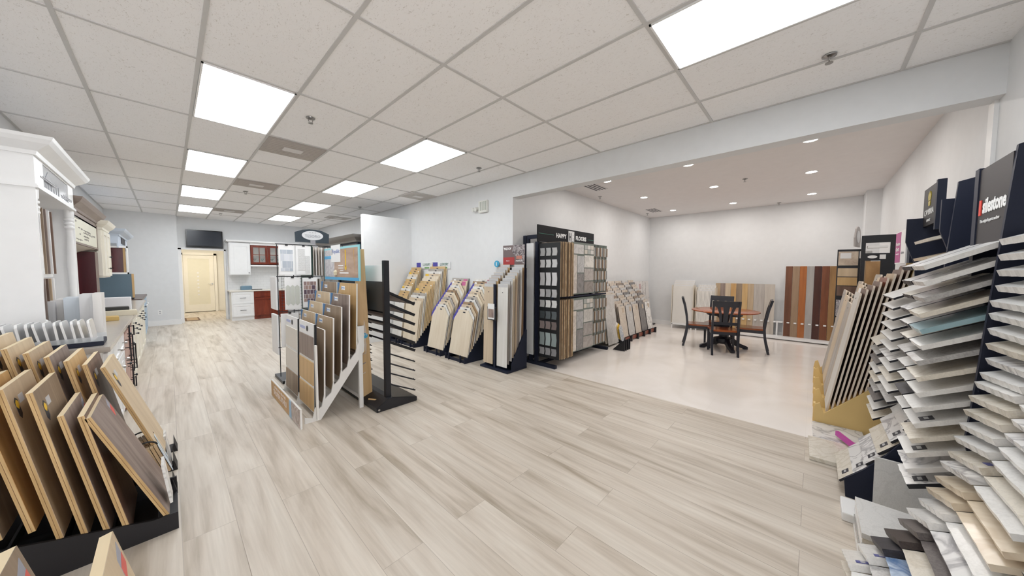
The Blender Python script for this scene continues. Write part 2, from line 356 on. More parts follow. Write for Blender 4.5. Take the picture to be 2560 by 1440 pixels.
# sprinkler heads
def sprinkler(x, y, z, lab, col):
    t = thing('sprinkler_head', lab, 'sprinkler', (x, y, z), group='ceiling sprinkler heads')
    MB().lathe([(0.04, 0), (0.038, -0.006), (0.018, -0.012), (0.012, -0.014)], n=18).build('escutcheon', col, t, smooth=True)
    m = MB().tube([(0.018, 0, -0.012), (0.016, 0, -0.035), (0.004, 0, -0.045)], 0.0035, 6).tube([(-0.018, 0, -0.012), (-0.016, 0, -0.035), (-0.004, 0, -0.045)], 0.0035, 6)
    m.build('yoke', col, t); MB().lathe([(0.004, -0.044), (0.022, -0.048), (0.022, -0.051), (0.003, -0.052)], n=14).build('deflector', col, t)
SPR = plain('sprinkler_chrome', (0.35, 0.34, 0.33), 0.3, 1.0)
for (x, y, z, lab) in [(1.01, 3.67, 2.995, 'chrome sprinkler head beside the largest light panel of the left row'), (1.06, 7.95, 2.995, 'chrome sprinkler head beyond the second grey vent'),
                    (1.0, 11.49, 2.995, 'small sprinkler head near the ceiling corner above the television'), (3.15, 3.62, 2.995, 'chrome sprinkler head between the middle light row and the right wall'),
                    (3.14, 7.86, 2.995, 'small sprinkler head above the white partition'), (3.18, -0.02, 2.995, 'large chrome sprinkler head beside the light panel cut by the top edge'),
                    (3.02, 11.04, 2.995, 'small sprinkler head at the far right corner of the tiled ceiling'),
                    (6.63, 0.9, 3.05, 'dark sprinkler head in the middle of the side room ceiling'), (9.4, 0.63, 3.05, 'dark sprinkler head near the far wall of the side room'),
                    (6.18, 3.3, 3.05, 'small sprinkler head near the long ceiling slot of the side room'), (8.79, 3.3, 3.05, 'small sprinkler head in the far left corner of the side room ceiling')]:
    sprinkler(x, y, z, lab, SPR)
# round downlights of the side room
DLM = emis('downlight_lens', (1.0, 0.96, 0.90), DOWN_E)
for i, x in enumerate((5.2, 6.85, 8.75)):
    for j, y in enumerate((0.09, 1.39, 2.65)):
        lab = 'round white downlight in the side room ceiling, %s row from the opening, %s' % (('nearest', 'middle', 'farthest')[i], ('right end', 'centre', 'left end')[j])
        t = thing('downlight', lab, 'downlight', (x, y, 3.05), group='round downlights of the side room')
        MB().lathe([(0.085, 0), (0.083, -0.006), (0.066, -0.007), (0.064, 0.0)], n=28).build('trim_ring', TRIM, t, smooth=True)
        MB().lathe([(0.063, -0.002), (0.06, -0.005), (0.01, -0.006)], n=24).build('lens', DLM, t, smooth=True)
        ld = bpy.data.lights.new('downlight_beam', 'AREA'); ld.shape = 'DISK'; ld.size = 0.12; ld.energy = DOWN_W; ld.color = (1.0, 0.95, 0.90)
        lo = bpy.data.objects.new('downlight_beam', ld); COL.objects.link(lo); lo.location = (0, 0, -0.012); lo.parent = t
for (x0, x1, y, lab) in [(5.17, 5.68, 3.0, 'long slotted air diffuser in the side room ceiling, near the header'), (8.2, 8.72, 3.02, 'long slotted air diffuser in the side room ceiling, near the far wall')]:
    t = thing('slot_diffuser', lab, 'vent', ((x0 + x1) / 2, y, 3.05), group='slotted ceiling diffusers'); h = (x1 - x0) / 2
    MB().box(-h, h, -0.13, 0.13, -0.004, 0.0).build('plate', plain('slot_plate', (0.68, 0.65, 0.64), 0.5), t)
    for k in range(4): MB().box(-h + 0.01, h - 0.01, -0.1 + k * 0.06, -0.075 + k * 0.06, -0.0065, -0.004).build('slot', INK, t)
# corridor lamp
t = thing('ceiling_light', 'warm ceiling lamp lighting the corridor behind the doorway', 'ceiling light', (0.8, 14.6, 2.5))
MB().box(-0.25, 0.25, -0.25, 0.25, -0.02, 0).build('diffuser', emis('corridor_lamp', (1.0, 0.92, 0.78), HALL_E), t)
MB().box(-0.28, 0.28, -0.28, 0.28, -0.012, 0).build('frame', TRIM, t)
# exit / emergency unit
t = thing('emergency_light', 'small off-white emergency light unit with lamp heads high on the right wall', 'emergency light', (XR, 4.26, 2.61))
MB().box(-0.05, 0, -0.17, 0.05, -0.10, 0.10).build('housing', plain('aged_white_plastic', (0.80, 0.80, 0.76), 0.45), t, bevel=0.006)
for k in range(4): MB().box(-0.056, -0.05, -0.155 + k * 0.045, -0.135 + k * 0.045, -0.07, 0.08).build('grille_slot', plain('pale_green_grille', (0.48, 0.50, 0.45), 0.5), t)
for yy in (0.09, 0.16):
    MB().cyl((-0.02, yy, -0.02), (-0.09, yy, -0.04), 0.032, 16).build('lamp_head', plain('aged_white_plastic', (0.8, 0.8, 0.76), 0.45), t, smooth=True)
# electrical outlet on back left wall
t = thing('wall_outlet', 'white wall outlet plate low on the wall left of the doorway', 'outlet', (-0.19, 12.8, 0.36))
MB().box(-0.04, 0.04, -0.006, 0, -0.06, 0.06).build('cover_plate', TRIM, t); MB().box(-0.015, 0.015, -0.009, -0.006, -0.035, -0.01).box(-0.015, 0.015, -0.009, -0.006, 0.01, 0.035).build('socket', GREYP, t)
# television
t = thing('television', 'black flat screen television mounted on the wall above the doorway', 'television', (0.76, 13.048, 2.40))
MB().box(-0.39, 0.39, -0.10, -0.05, -0.25, 0.25).build('bezel', plain('gloss_black', (0.01, 0.01, 0.012), 0.12), t, bevel=0.006)
MB().box(-0.36, 0.36, -0.103, -0.10, -0.20, 0.225).build('screen', plain('tv_screen', (0.012, 0.018, 0.03), 0.18), t)
MB().box(-0.12, 0.12, -0.05, 0, -0.12, 0.12).build('wall_bracket', BLACK, t)
# door mat
t = thing('door_mat', 'brown door mat on the floor just inside the doorway', 'mat', (0.44, 13.75, 0.0))
MB().box(-0.15, 0.17, -0.42, 0.42, 0.0, 0.012).build('border', plain('mat_border', (0.16, 0.10, 0.07), 0.9), t)
MB().box(-0.11, 0.13, -0.36, 0.36, 0.012, 0.014).build('pile', plain('mat_pile', (0.42, 0.31, 0.2), 0.95), t)
# ================================================================ sample board kit
def board_mesh(name, w, h, t, face, edge, shape='rect', top=None):
    """face to local -y, width on x, origin bottom centre"""
    if shape == 'arrow': pts = [(-w / 2, 0), (w / 2, 0), (w / 2, h * 0.80), (w * 0.20, h), (-w * 0.20, h), (-w / 2, h * 0.80)]
    elif shape == 'cut': pts = [(-w / 2, 0), (w / 2, 0), (w / 2, h), (-w * 0.30, h), (-w / 2, h * 0.82)]
    elif shape == 'round': pts = [(-w / 2, 0), (w / 2, 0), (w / 2, h - 0.02), (w / 2 - 0.02, h), (-w / 2 + 0.02, h), (-w / 2, h - 0.02)]
    else: pts = [(-w / 2, 0), (w / 2, 0), (w / 2, h), (-w / 2, h)]
    return MB().prism(pts, 'y', 0, t, 1, 0).mesh(name, [face, edge])
OAKS = {
 'grey-brown oak': wood('wood_grey_brown', (0.21, 0.15, 0.10), (0.36, 0.27, 0.19)),
 'honey oak': wood('wood_honey', (0.48, 0.27, 0.10), (0.62, 0.39, 0.17)),
 'dark walnut': wood('wood_walnut', (0.10, 0.055, 0.04), (0.20, 0.12, 0.085)),
 'pale beige maple': wood('wood_maple', (0.62, 0.48, 0.30), (0.74, 0.60, 0.42)),
 'light taupe oak': wood('wood_taupe', (0.42, 0.31, 0.20), (0.56, 0.43, 0.29)),
 'smoky grey hickory': wood('wood_smoky', (0.17, 0.125, 0.105), (0.36, 0.285, 0.25)),
 'natural ash': wood('wood_ash', (0.55, 0.42, 0.27), (0.70, 0.56, 0.38)),
 'golden oak': wood('wood_golden', (0.52, 0.33, 0.14), (0.66, 0.45, 0.22)),
}
PLYEDGE = wood('layered_board_edge', (0.42, 0.26, 0.10), (0.66, 0.46, 0.23), 0.6, (60, 60, 3))
PLYTOP = plain('pale_cut_end', (0.84, 0.70, 0.47), 0.6)
def hardwood_board(lab, w, h, t, kind, loc, lean, sticker, group):
    """thick sample block: facing +X, top leans back towards -X"""
    root = thing('hardwood_sample_board', lab, 'sample board', loc, PI / 2, group)
    e = bpy.data.objects.new('panel', None)
    m = MB()
    m.box(-w / 2, w / 2, 0, t, 0, h - 0.001, 1); m.f[-6:] = m.f[-6:]
    m.box(-w / 2, w / 2, -0.0015, 0.0, 0, h, 0)
    m.box(-w / 2, w / 2, 0, t, h - 0.001, h, 2)
    m.box(-w / 2 - 0.0006, -w / 2, t * 0.45, t * 0.52, 0.002, h - 0.004, 3)
    bpy.data.objects.remove(e)
    p = m.build('panel', [OAKS[kind], PLYEDGE, PLYTOP, plain('glue_line', (0.2, 0.1, 0.04), 0.7)], root)
    p.rotation_euler = (-lean, 0, 0)
    if sticker == 'hex':
        x, z = -w / 2 + 0.08, h - 0.11
        s = MB().prism([(x - .022, z + .03), (x, z + .045), (x + .022, z + .03), (x + .022, z - .04), (x, z - .06), (x - .022, z - .04)], 'y', -0.0025, -0.0015)
        s.box(x + .045, x + .11, -0.0025, -0.0015, z + .005, z + .045, 2)
        s.prism([(x - .018, z + .02), (x, z + .034), (x + .018, z + .02), (x + .018, z + .002), (x, z - .012), (x - .018, z + .002)], 'y', -0.0032, -0.0025, 1)
        q = s.build('label_sticker', [INK, YELP, plain('silver_sticker', (0.55, 0.55, 0.57), 0.4)], p)
    else:
        x, z = w / 2 - 0.055, h - 0.075
        s = MB().prism([(x - .025, z + .02), (x + .03, z + .05), (x + .03, z - .02), (x - .025, z - .06)], 'y', -0.0025, -0.0015).prism([(x - .025, z - .01), (x + .03, z + .01), (x + .03, z - .03), (x - .025, z - .06)], 'y', -0.0032, -0.0025, 1)
        q = s.build('label_sticker', [plain('slate_sticker', (0.35, 0.36, 0.42), 0.5), plain('red_sticker', (0.7, 0.12, 0.10), 0.5)], p)
    return root
# black stepped rack: side cheek profile in x-z, slots along x
def stepped_rack(lab, y0, y1, x0, x1, zback, zfront, fmat, name='stepped_sample_rack', step=6):
    root = thing(name, lab, 'display rack', ((x0 + x1) / 2, (y0 + y1) / 2, 0))
    cx, cy = (x0 + x1) / 2, (y0 + y1) / 2
    prof = [(x0, 0), (x1, 0), (x1 + 0.0, zfront), (x1 - 0.10, zfront)]
    for i in range(step):
        f = (i + 1) / step
        xx = x1 - 0.10 + (x0 - x1 + 0.10) * f; zz = zfront + (zback - zfront) * f
        prof += [(xx + 0.04, zz - (zback - zfront) / step * 0.2), (xx, zz)]
    prof = [(a - cx, b) for a, b in prof]
    for yy in (y0, y1 - 0.015): MB().prism(prof, 'y', yy - cy, yy - cy + 0.015).build('side_panel', fmat, root)
    m = MB().box(x0 - cx, x1 - cx, y0 - cy + 0.015, y1 - cy - 0.015, 0.0, 0.015)
    m.build('bottom_panel', fmat, root)
    for i in range(step):
        f = i / step
        xx = x1 - 0.02 + (x0 - x1 + 0.06) * f - cx; zz = zfront + (zback - zfront) * f - 0.02
        MB().box(xx - 0.07, xx - 0.06, y0 - cy + 0.015, y1 - cy - 0.015, zz - 0.06, zz - 0.005).build('shelf_bar', fmat, root)
    return root
RB = plain('matte_black_board', (0.006, 0.005, 0.007), 0.6)
HG = 'thick hardwood sample boards in the black racks'
# rack A (behind), rack B (middle), rack C (nearest, mostly below the frame)
stepped_rack('black stepped floor rack nearest the camera, holding two red-stickered boards', 1.08, 1.58, -0.95, -0.02, 0.24, 0.06, RB)
stepped_rack('wide black stepped floor rack holding the large leaning hardwood boards', 2.64, 3.12, -1.0, -0.01, 0.34, 0.10, RB)
stepped_rack('black stepped floor rack between the leaning hardwood boards and the white hutch', 3.17, 3.66, -1.02, -0.06, 0.55, 0.12, RB)
for i, (xb, zb, h, xt, kind, st, tx) in enumerate([
    (-0.045, 0.10, 0.70, -0.295, 'smoky grey hickory', 'red', 'smoky brown sample board leaning far over at the aisle end of the wide black rack'),
    (-0.185, 0.08, 0.70, -0.315, 'dark walnut', 'red', 'dark sample board just behind the board that leans far over, touching its top edge'),
    (-0.255, 0.12, 0.68, -0.375, 'smoky grey hickory', 'red', 'greyish sample board with red sticker on its far top corner, in the wide rack'),
    (-0.325, 0.145, 0.79, -0.455, 'grey-brown oak', 'hex', 'grey-brown oak sample board with a yellow and black hexagon sticker, beside the greyish low board'),
    (-0.40, 0.18, 0.79, -0.53, 'light taupe oak', 'hex', 'taupe oak sample board with large hexagon sticker, second of the tall boards from the aisle'),
    (-0.475, 0.26, 0.72, -0.60, 'honey oak', 'hex', 'honey oak sample board at left edge of the photo in the wide rack'),
    (-0.56, 0.27, 0.78, -0.68, 'grey-brown oak', 'hex', 'brown sample board cut by the left edge of the photo in the wide rack')]):
    if i == 6: pass
    lean = math.asin(min(0.9, (xb - xt) / h))
    hardwood_board(tx, 0.44, h, 0.02 if i > 1 else 0.022, kind, (xb, 2.87, zb), lean, st, HG)
for i, (xt, zt, kind, tx) in enumerate([
    (-0.29, 0.90, 'natural ash', 'pale beige plank sample board nearest the aisle in front of the white cabinets'),
    (-0.355, 0.93, 'dark walnut', 'dark brown sample board second from the aisle in front of the white hutch'),
    (-0.42, 0.965, 'golden oak', 'golden oak sample board third from the aisle in front of the white hutch'),
    (-0.485, 1.0, 'smoky grey hickory', 'mauve-brown sample board fourth from the aisle in front of the white hutch'),
    (-0.55, 1.035, 'light taupe oak', 'taupe sample board fifth from the aisle in front of the white hutch side'),
    (-0.615, 1.07, 'natural ash', 'light beige sample board sixth from the aisle before the white hutch side'),
    (-0.68, 1.11, 'pale beige maple', 'tan sample board at the left edge before the white hutch side, highest of its rack')]):
    h = 0.72; xb = xt + 0.13 + (0.10 if i == 0 else 0); lean = math.asin((xb - xt) / h)
    hardwood_board(tx, 0.46, h, 0.02, kind, (xb, 3.41, zt - h * math.cos(lean)), lean, 'hex', HG)
for i, (xb, xt, zt, kind, tx) in enumerate([(-0.03, -0.150, 0.675, 'natural ash', 'pale sample board corner with red sticker at bottom of photo, nearest the aisle'),
                                  (-0.19, -0.315, 0.735, 'grey-brown oak', 'pale-edged sample board with red sticker in the bottom left corner of the photo')]):
    h = 0.55; hardwood_board(tx, 0.44, h, 0.026, kind, (xb, 1.36, zt - h * 0.97), math.asin((xb - xt) / h), 'red', HG)
# small things at the aisle ends of these racks
def small_case(lab, loc, rz):
    t = thing('sample_case', lab, 'sample case', loc, rz, 'handled sample cases')
    m = MB()
    for k in range(7): m.box(-0.06 + k * 0.017, -0.046 + k * 0.017, -0.04, 0.05, 0.0, 0.20, 0)
    m.build('sample_strip', [wood('wood_strip', (0.45, 0.28, 0.12), (0.72, 0.58, 0.40), 0.5, (20, 20, 2))], t)
    MB().box(0.060, 0.064, -0.05, 0.06, 0.0, 0.19).build('cover', plain('pale_blue_cover', (0.62, 0.72, 0.80), 0.4), t)
    MB().tube([(-0.06 + 0.06 * (1 - math.cos(a)), 0.0, 0.20 + 0.045 * math.sin(a)) for a in [PI * k / 10 for k in range(11)]], 0.005, 8).build('handle', RB, t)
    return t
small_case('small case of brown plank strips with a black arched handle beside the leaning boards', (-0.11, 3.30, 0.16), 0.1).rotation_euler = (0, -0.3, 0.1)
small_case('small case with pale blue cover and thin handle, nearer the leaning smoky board', (-0.09, 3.16, 0.13), 0.1).rotation_euler = (0, -0.3, 0.1)
for (x, y, h, lab) in [(-0.02, 3.13, 0.10, 'black rack bracket plate on the floor in front of the leaning board, nearest of three'), (-0.015, 3.50, 0.10, 'black rack bracket plate on the floor, middle of three'), (-0.01, 3.86, 0.09, 'black rack bracket plate on the floor, farthest of three along the aisle')]:
    t = thing('rack_bracket', lab, 'bracket', (x, y, 0), group='black rack bracket plates on the floor')
    MB().prism([(-0.01, 0), (0.012, 0), (-0.01, h)], 'y', -0.06, 0.10).build('plate', RB, t); MB().box(-0.06, -0.01, -0.06, 0.10, 0, 0.01).build('foot_plate', RB, t)
MARB = stone('marble_white', (0.80, 0.79, 0.77), (0.50, 0.49, 0.48), 0.05, 3.5)
for (x, y, z, lab) in [(-0.035, 2.80, 0.12, 'grey-white marble tile sample standing at the end of the wide black rack'), (-0.035, 3.56, 0.02, 'small pale stone sample leaning beside the farther black bracket')]:
    o = MB().box(-0.006, 0.006, -0.07, 0.07, 0, 0.24).build('marble_tile_sample', MARB, None, loc=(x, y, z), rot=(0, -0.12, 0)); tag(o, lab, 'tile sample')
XW = XL; XL = XL + 0.004
# ================================================================ left wall run of cabinets
CW = plain('cabinet_white', (0.87, 0.87, 0.87), 0.35); CCREAM = plain('cabinet_cream', (0.82, 0.78, 0.68), 0.4)
CBLUE = plain('cabinet_pale_blue', (0.42, 0.55, 0.68), 0.4); CHERRY = wood('cherry_wood', (0.13, 0.022, 0.012), (0.25, 0.045, 0.02), 0.25, (10, 10, 1.2))
BURG = wood('burgundy_wood', (0.055, 0.008, 0.012), (0.10, 0.014, 0.02), 0.25, (8, 8, 1.0)); BROWNW = wood('glazed_brown', (0.20, 0.15, 0.125), (0.30, 0.24, 0.21), 0.4, (3, 1, 12))
COUNT = plain('taupe_quartz_counter', (0.46, 0.42, 0.38), 0.2)
def panel_door(m, x, y0, y1, z0, z1, d=0.02, rail=0.055, sgn=1):
    """raised frame-and-panel front lying in a plane of constant x, facing +x when sgn is 1"""
    a, b = (x, x + d) if sgn > 0 else (x - d, x)
    m.box(a, b, y0, y1, z0, z0 + rail).box(a, b, y0, y1, z1 - rail, z1).box(a, b, y0, y0 + rail, z0 + rail, z1 - rail).box(a, b, y1 - rail, y1, z0 + rail, z1 - rail)
    c0, c1 = (x, x + d * 0.45) if sgn > 0 else (x - d * 0.45, x)
    m.box(c0, c1, y0 + rail, y1 - rail, z0 + rail, z1 - rail)
    e0, e1 = (x, x + d * 0.8) if sgn > 0 else (x - d * 0.8, x)
    if y1 - y0 > 0.22 and z1 - z0 > 0.22: m.box(e0, e1, y0 + rail + 0.03, y1 - rail - 0.03, z0 + rail + 0.03, z1 - rail - 0.03)
def knob(parent, p, mat, d=(1, 0, 0), r=0.015):
    dv = Vector(d); p = Vector(p)
    MB().cyl(p, p + dv * 0.022, 0.005, 8).cyl(p + dv * 0.018, p + dv * 0.034, r, 12, r2=r * 0.7).build('knob', mat, parent, smooth=True)
def pull(parent, p, L, mat, axis='z', d=(1, 0, 0)):
    p = Vector(p); dv = Vector(d) * 0.035; av = Vector({'z': (0, 0, 1), 'y': (0, 1, 0), 'x': (1, 0, 0)}[axis]) * L / 2
    MB().tube([p - av * 0.85, p - av * 0.85 + dv, ], 0.005).tube([p + av * 0.85, p + av * 0.85 + dv], 0.005).tube([p - av + dv, p + av + dv], 0.006).build('handle', mat, parent)
def crown(m, x0, x1, y0, y1, z0, h, out, left=True, right=True):
    """stepped crown on the +x face and the two ends"""
    steps = [(0.0, 0.012), (0.22, 0.018), (0.40, 0.045), (0.60, 0.075), (0.82, 0.092), (1.0, 0.10)]
    for (f0, o0), (f1, o1) in zip(steps[:-1], steps[1:]):
        oa, ob = o0 / 0.1 * out, o1 / 0.1 * out
        vs = []
        for z, o in ((z0 + h * f0, oa), (z0 + h * f1, ob)):
            ya, yb = y0 - (o if left else 0), y1 + (o if right else 0)
            vs += [(x0, ya, z), (x1 + o, ya, z), (x1 + o, yb, z), (x0, yb, z)]
        m.add(vs, [(0, 1, 5, 4), (1, 2, 6, 5), (2, 3, 7, 6), (3, 0, 4, 7), (3, 2, 1, 0), (4, 5, 6, 7)])
def turned_post(m, x, y, z0, z1, r=0.03):
    H = z1 - z0
    prof = [(r, 0), (r, .06)]
    for k in range(4): prof += [(r * 0.75, .065 + k * .03), (r * 1.05, .075 + k * .03), (r * 1.05, .088 + k * .03), (r * 0.75, .094 + k * .03)]
    prof += [(r * 0.55, .20), (r * 0.95, H * 0.55), (r * 0.6, H - .22)]
    for k in range(3): prof += [(r * 0.75, H - .20 + k * .04), (r * 1.05, H - .19 + k * .04), (r * 1.05, H - .175 + k * .04), (r * 0.75, H - .168 + k * .04)]
    prof += [(r, H - .07), (r, H)]
    m.lathe(prof, (x, y, z0), 16)
# --- worktop
o = MB().box(XL, -0.32, 3.86, 9.45, 0.88, 0.92).build('worktop', COUNT, None, bevel=0.004); tag(o, 'long taupe quartz worktop running along the left wall cabinets', 'worktop')
# --- base cabinets under it
t = thing('base_cabinet', 'white base cabinet with small drawers under the near end of the left worktop', 'cabinet', (0, 0, 0))
MB().box(XL, -0.36, 3.88, 5.25, 0.1, 0.88).box(XL, -0.42, 3.90, 5.25, 0.0, 0.1).build('body', CW, t)
ST = plain('satin_nickel', (0.45, 0.44, 0.43), 0.3, 1.0)
for k, (a, b, c, d) in enumerate([(3.92, 4.36, 0.68, 0.86), (4.38, 4.8, 0.68, 0.86), (4.82, 5.22, 0.68, 0.86)]):
    m = MB(); panel_door(m, -0.36, a, b, c, d, rail=0.035); q = m.build('drawer', CW, t); knob(q, (-0.34, (a + b) / 2, (c + d) / 2), ST)
for k, (a, b) in enumerate([(3.92, 4.36), (4.38, 4.8), (4.82, 5.22)]):
    m = MB(); panel_door(m, -0.36, a, b, 0.12, 0.66); q = m.build('door', CW, t); knob(q, (-0.34, b - 0.05, 0.58), ST)
t = thing('hardware_display_panel', 'cherry cabinet front covered with sample handles and knobs, next to the white base cabinet', 'cabinet', (0, 0, 0))
MB().box(XL, -0.35, 5.27, 6.35, 0.02, 0.88).build('body', CHERRY, t)
MB().box(-0.35, -0.345, 5.33, 5.80, 0.08, 0.80, 0).box(-0.35, -0.345, 5.86, 6.30, 0.08, 0.80, 0).build('sample_board', plain('dusty_pink_board', (0.55, 0.37, 0.31), 0.6), t)
rr = random.Random(3)
for k in range(15):
    y = 5.36 + 0.065 * k * 0.95; zc = 0.78 - (k % 5) * 0.15 - rr.uniform(0, .03)
    if k % 3 == 2: knob(t, (-0.345, y, zc), BLACK, r=0.018)
    else: pull(t, (-0.345, y, zc), rr.choice([0.12, 0.18, 0.26]), BLACK)
t = thing('base_cabinet', 'cream base cabinet with many black sample pulls at the far end of the left worktop', 'cabinet', (0, 0, 0))
MB().box(XL, -0.36, 6.37, 9.42, 0.1, 0.88).box(XL, -0.42, 6.37, 9.42, 0, 0.1).build('body', CCREAM, t)
for k in range(5):
    a = 6.4 + k * 0.6; m = MB(); panel_door(m, -0.36, a, a + 0.58, 0.12, 0.86); q = m.build('door', CCREAM, t)
    for j in range(3):
        knob(q, (-0.34, a + 0.1 + 0.17 * j, 0.80 - 0.09 * ((j + k) % 3)), BLACK, r=0.014)
# --- white hutch
HX1 = -0.67
t = thing('display_hutch', 'tall white display hutch with turned posts and crown moulding standing on the left worktop', 'cabinet', (0, 0, 0))
m = MB().box(XL, HX1, 4.36, 4.385, 0.92, 2.40).box(XL, HX1, 5.80, 5.825, 0.92, 2.40).box(XL, XL + 0.015, 4.385, 5.80, 0.92, 2.40).box(XL, HX1, 4.385, 5.8, 2.13, 2.155).box(XL, HX1, 4.36, 5.825, 2.38, 2.40)
m.build('carcass', CW, t)
m = MB(); crown(m, XL, HX1, 4.36, 5.825, 2.37, 0.13, 0.11); m.build('crown_moulding', CW, t)
m = MB().box(XL, HX1 + 0.015, 4.345, 5.84, 2.125, 2.145).box(XL, HX1 + 0.008, 4.352, 5.832, 2.145, 2.155); m.build('bead_moulding', CW, t)
for yy in (4.42, 5.765):
    m = MB(); turned_post(m, HX1 - 0.03, yy, 0.92, 2.125, 0.034); m.build('post', CW, t, smooth=True)
m = MB().box(HX1 - 0.02, HX1, 4.385, 4.62, 2.155, 2.38).box(HX1 - 0.02, HX1, 5.58, 5.8, 2.155, 2.38).box(HX1 - 0.02, HX1, 4.62, 5.58, 2.155, 2.175).box(HX1 - 0.02, HX1, 4.62, 5.58, 2.36, 2.38)
g = m.build('glass_door', CW, t)
MB().box(HX1 - 0.014, HX1 - 0.008, 4.62, 5.58, 2.175, 2.36).build('pane', plain('silvery_glass', (0.50, 0.52, 0.56), 0.12), g)
m = MB()
for (a, b, c, d) in [(4.52, 5.05, 2.235, 2.245), (4.60, 5.0, 2.25, 2.258), (5.35, 5.72, 2.20, 2.208), (5.33, 5.74, 2.215, 2.223)]: m.box(HX1 + 0.0, HX1 + 0.003, a, b, c, d)
for k in range(6): m.box(HX1 - 0.008, HX1 - 0.005, 4.74 + k * .09, 4.77 + k * 0.09, 2.18, 2.22 + 0.02 * (k % 3))
m.prism([(4.72, 2.26), (4.92, 2.26), (4.82, 2.33)], 'x', HX1 - 0.008, HX1 - 0.005)
m.build('etched_pattern', GREYP, g)
# door samples standing in the hutch
for (y0, n, z0, z1, cols, lab) in [(4.78, 5, 1.46, 2.03, ['CW', 'grey-brown oak', 'smoky grey hickory', 'CW', 'dark walnut'], 'upper'), (4.80, 4, 0.97, 1.42, ['smoky grey hickory', 'dark walnut', 'light taupe oak', 'CW'], 'lower')]:
    for k in range(n):
        c = cols[k]; mt = CW if c == 'CW' else OAKS[c]
        cn = {'CW': 'white', 'grey-brown oak': 'grey-brown', 'smoky grey hickory': 'smoky grey', 'dark walnut': 'dark brown', 'light taupe oak': 'light taupe'}[c]
        y = y0 + k * 0.105
        m = MB().box(-0.98, -0.72, -0.011, 0.011, 0, z1 - z0)
        for s_ in (-0.013, 0.011): m.box(-0.98, -0.72, s_, s_ + 0.002, 0, 0.05).box(-0.98, -0.72, s_, s_ + 0.002, z1 - z0 - 0.05, z1 - z0)
        o = m.build('cabinet_door_sample', mt, None, loc=(0, y, z0), rot=(0.05, 0, 0)); tag(o, '%s door sample on the white hutch\'s %s shelf, %s from its near post' % (cn, lab, ORD[k]), 'door sample', 'cabinet door samples in the white hutch')
tag(MB().box(XL + 0.015, HX1 - 0.09, 4.385, 5.35, 1.43, 1.455).build('hutch_shelf', CW), 'pale shelf inside the white hutch carrying the upper door samples', 'shelf')
tag(MB().box(-1.0, HX1 - 0.05, 4.46, 5.5, 0.92, 0.965).build('sample_plinth', plain('grey_plinth', (0.42, 0.42, 0.43), 0.5)), 'grey plinth on the worktop under the lower door samples of the hutch', 'plinth')
# tray with small white samples
t = thing('sample_tray', 'navy tray with clear rim holding upright white tile samples on the near worktop end', 'tray', (-0.60, 4.08, 0.921), 0.02)
MB().box(-0.21, 0.24, -0.13, 0.13, 0, 0.035).build('base', NAVY, t, bevel=0.004)
for s_ in (-0.132, 0.128): MB().box(-0.21, 0.24, s_, s_ + 0.004, 0.035, 0.07).build('clear_rim', glassy('clear_acrylic', (0.8, 0.85, 0.9), 0.3), t)
tm = board_mesh('tile_sample', 0.20, 0.16, 0.012, plain('tile_face_grey_white', (0.62, 0.62, 0.62), 0.2), plain('tile_edge_white', (0.85, 0.85, 0.85), 0.3), 'round')
for k in range(11):
    o = inst('tile_sample', tm, None, (-0.785 + k * 0.038, 4.08, 0.957), (-0.15 + rr.uniform(-.06, .06), 0, PI / 2))
    tag(o, 'small white tile sample standing in the navy tray, %s from the hutch side' % ORD[k], 'tile sample', 'white tile samples in the navy tray')
# stack of white door samples beyond tray
for k, (x, y, w, h) in enumerate([(-0.74, 4.95, 0.10, 0.30), (-0.66, 5.0, 0.08, 0.31), (-0.59, 4.9, 0.10, 0.33), (-0.50, 4.8, 0.09, 0.36), (-0.44, 4.72, 0.05, 0.37)]):
    m = MB().box(-w / 2, w / 2, -0.10, 0.10, 0, h, 0); m.box(-w / 2 + .01, w / 2 - .01, -0.102, -0.1, 0.02, h - 0.02, 0).box(-w * 0.1, w * 0.1, -0.104, -0.102, 0.03, h - 0.03)
    o = m.build('white_door_sample', [plain('door_sample_%d' % (k % 3), [(0.72, 0.72, 0.73), (0.76, 0.74, 0.72), (0.66, 0.72, 0.78)][k % 3], 0.4)], None, loc=(x, y, 0.921))
    tag(o, 'upright white cabinet door sample on the left worktop, %s from the hutch towards the aisle' % ORD[k], 'door sample', 'upright white door samples on the worktop')
for (x, y, z, dx, dy, dz, c, rx, ry, rz, nm, lab) in [
    (-0.48, 4.42, 0.921, .12, .20, .02, (0.55, 0.54, 0.50), 0, 0, 0.2, 'stone_sample', 'flat grey stone sample lying beside the navy tray'),
    (-0.52, 5.85, 0.921, .22, .16, .045, (0.62, 0.42, 0.14), 0, 0, .1, 'catalogue_box', 'tan box lying on the left worktop under a leaning white sample'),
    (-0.62, 5.75, 0.97, .07, .04, .22, (0.85, 0.84, 0.80), 0.0, -0.65, .2, 'leaning_tile_sample', 'white sample block leaning against the stack on the tan box'),
    (-0.45, 6.45, 0.921, .30, .20, .06, (0.72, 0.66, 0.52), 0, 0, .1, 'catalogue_box', 'cream box lying farther along the left worktop'),
    (-0.50, 6.55, 0.981, .26, .15, .04, (0.02, 0.02, 0.02), 0, 0, .1, 'folder', 'black folder lying on the cream box'),
    (-0.52, 6.95, 0.921, .30, .16, .20, (0.82, 0.82, 0.84), 0, 0, 0, 'brochure_block', 'white block of brochures at the far end of the left worktop')]:
    o = MB().box(-dx / 2, dx / 2, -dy / 2, dy / 2, 0, dz).build(nm, plain(nm + str(len(MC)), c, 0.5), None, bevel=0.003, loc=(x, y, z), rot=(rx, ry, rz)); tag(o, lab, nm.replace('_', ' '))
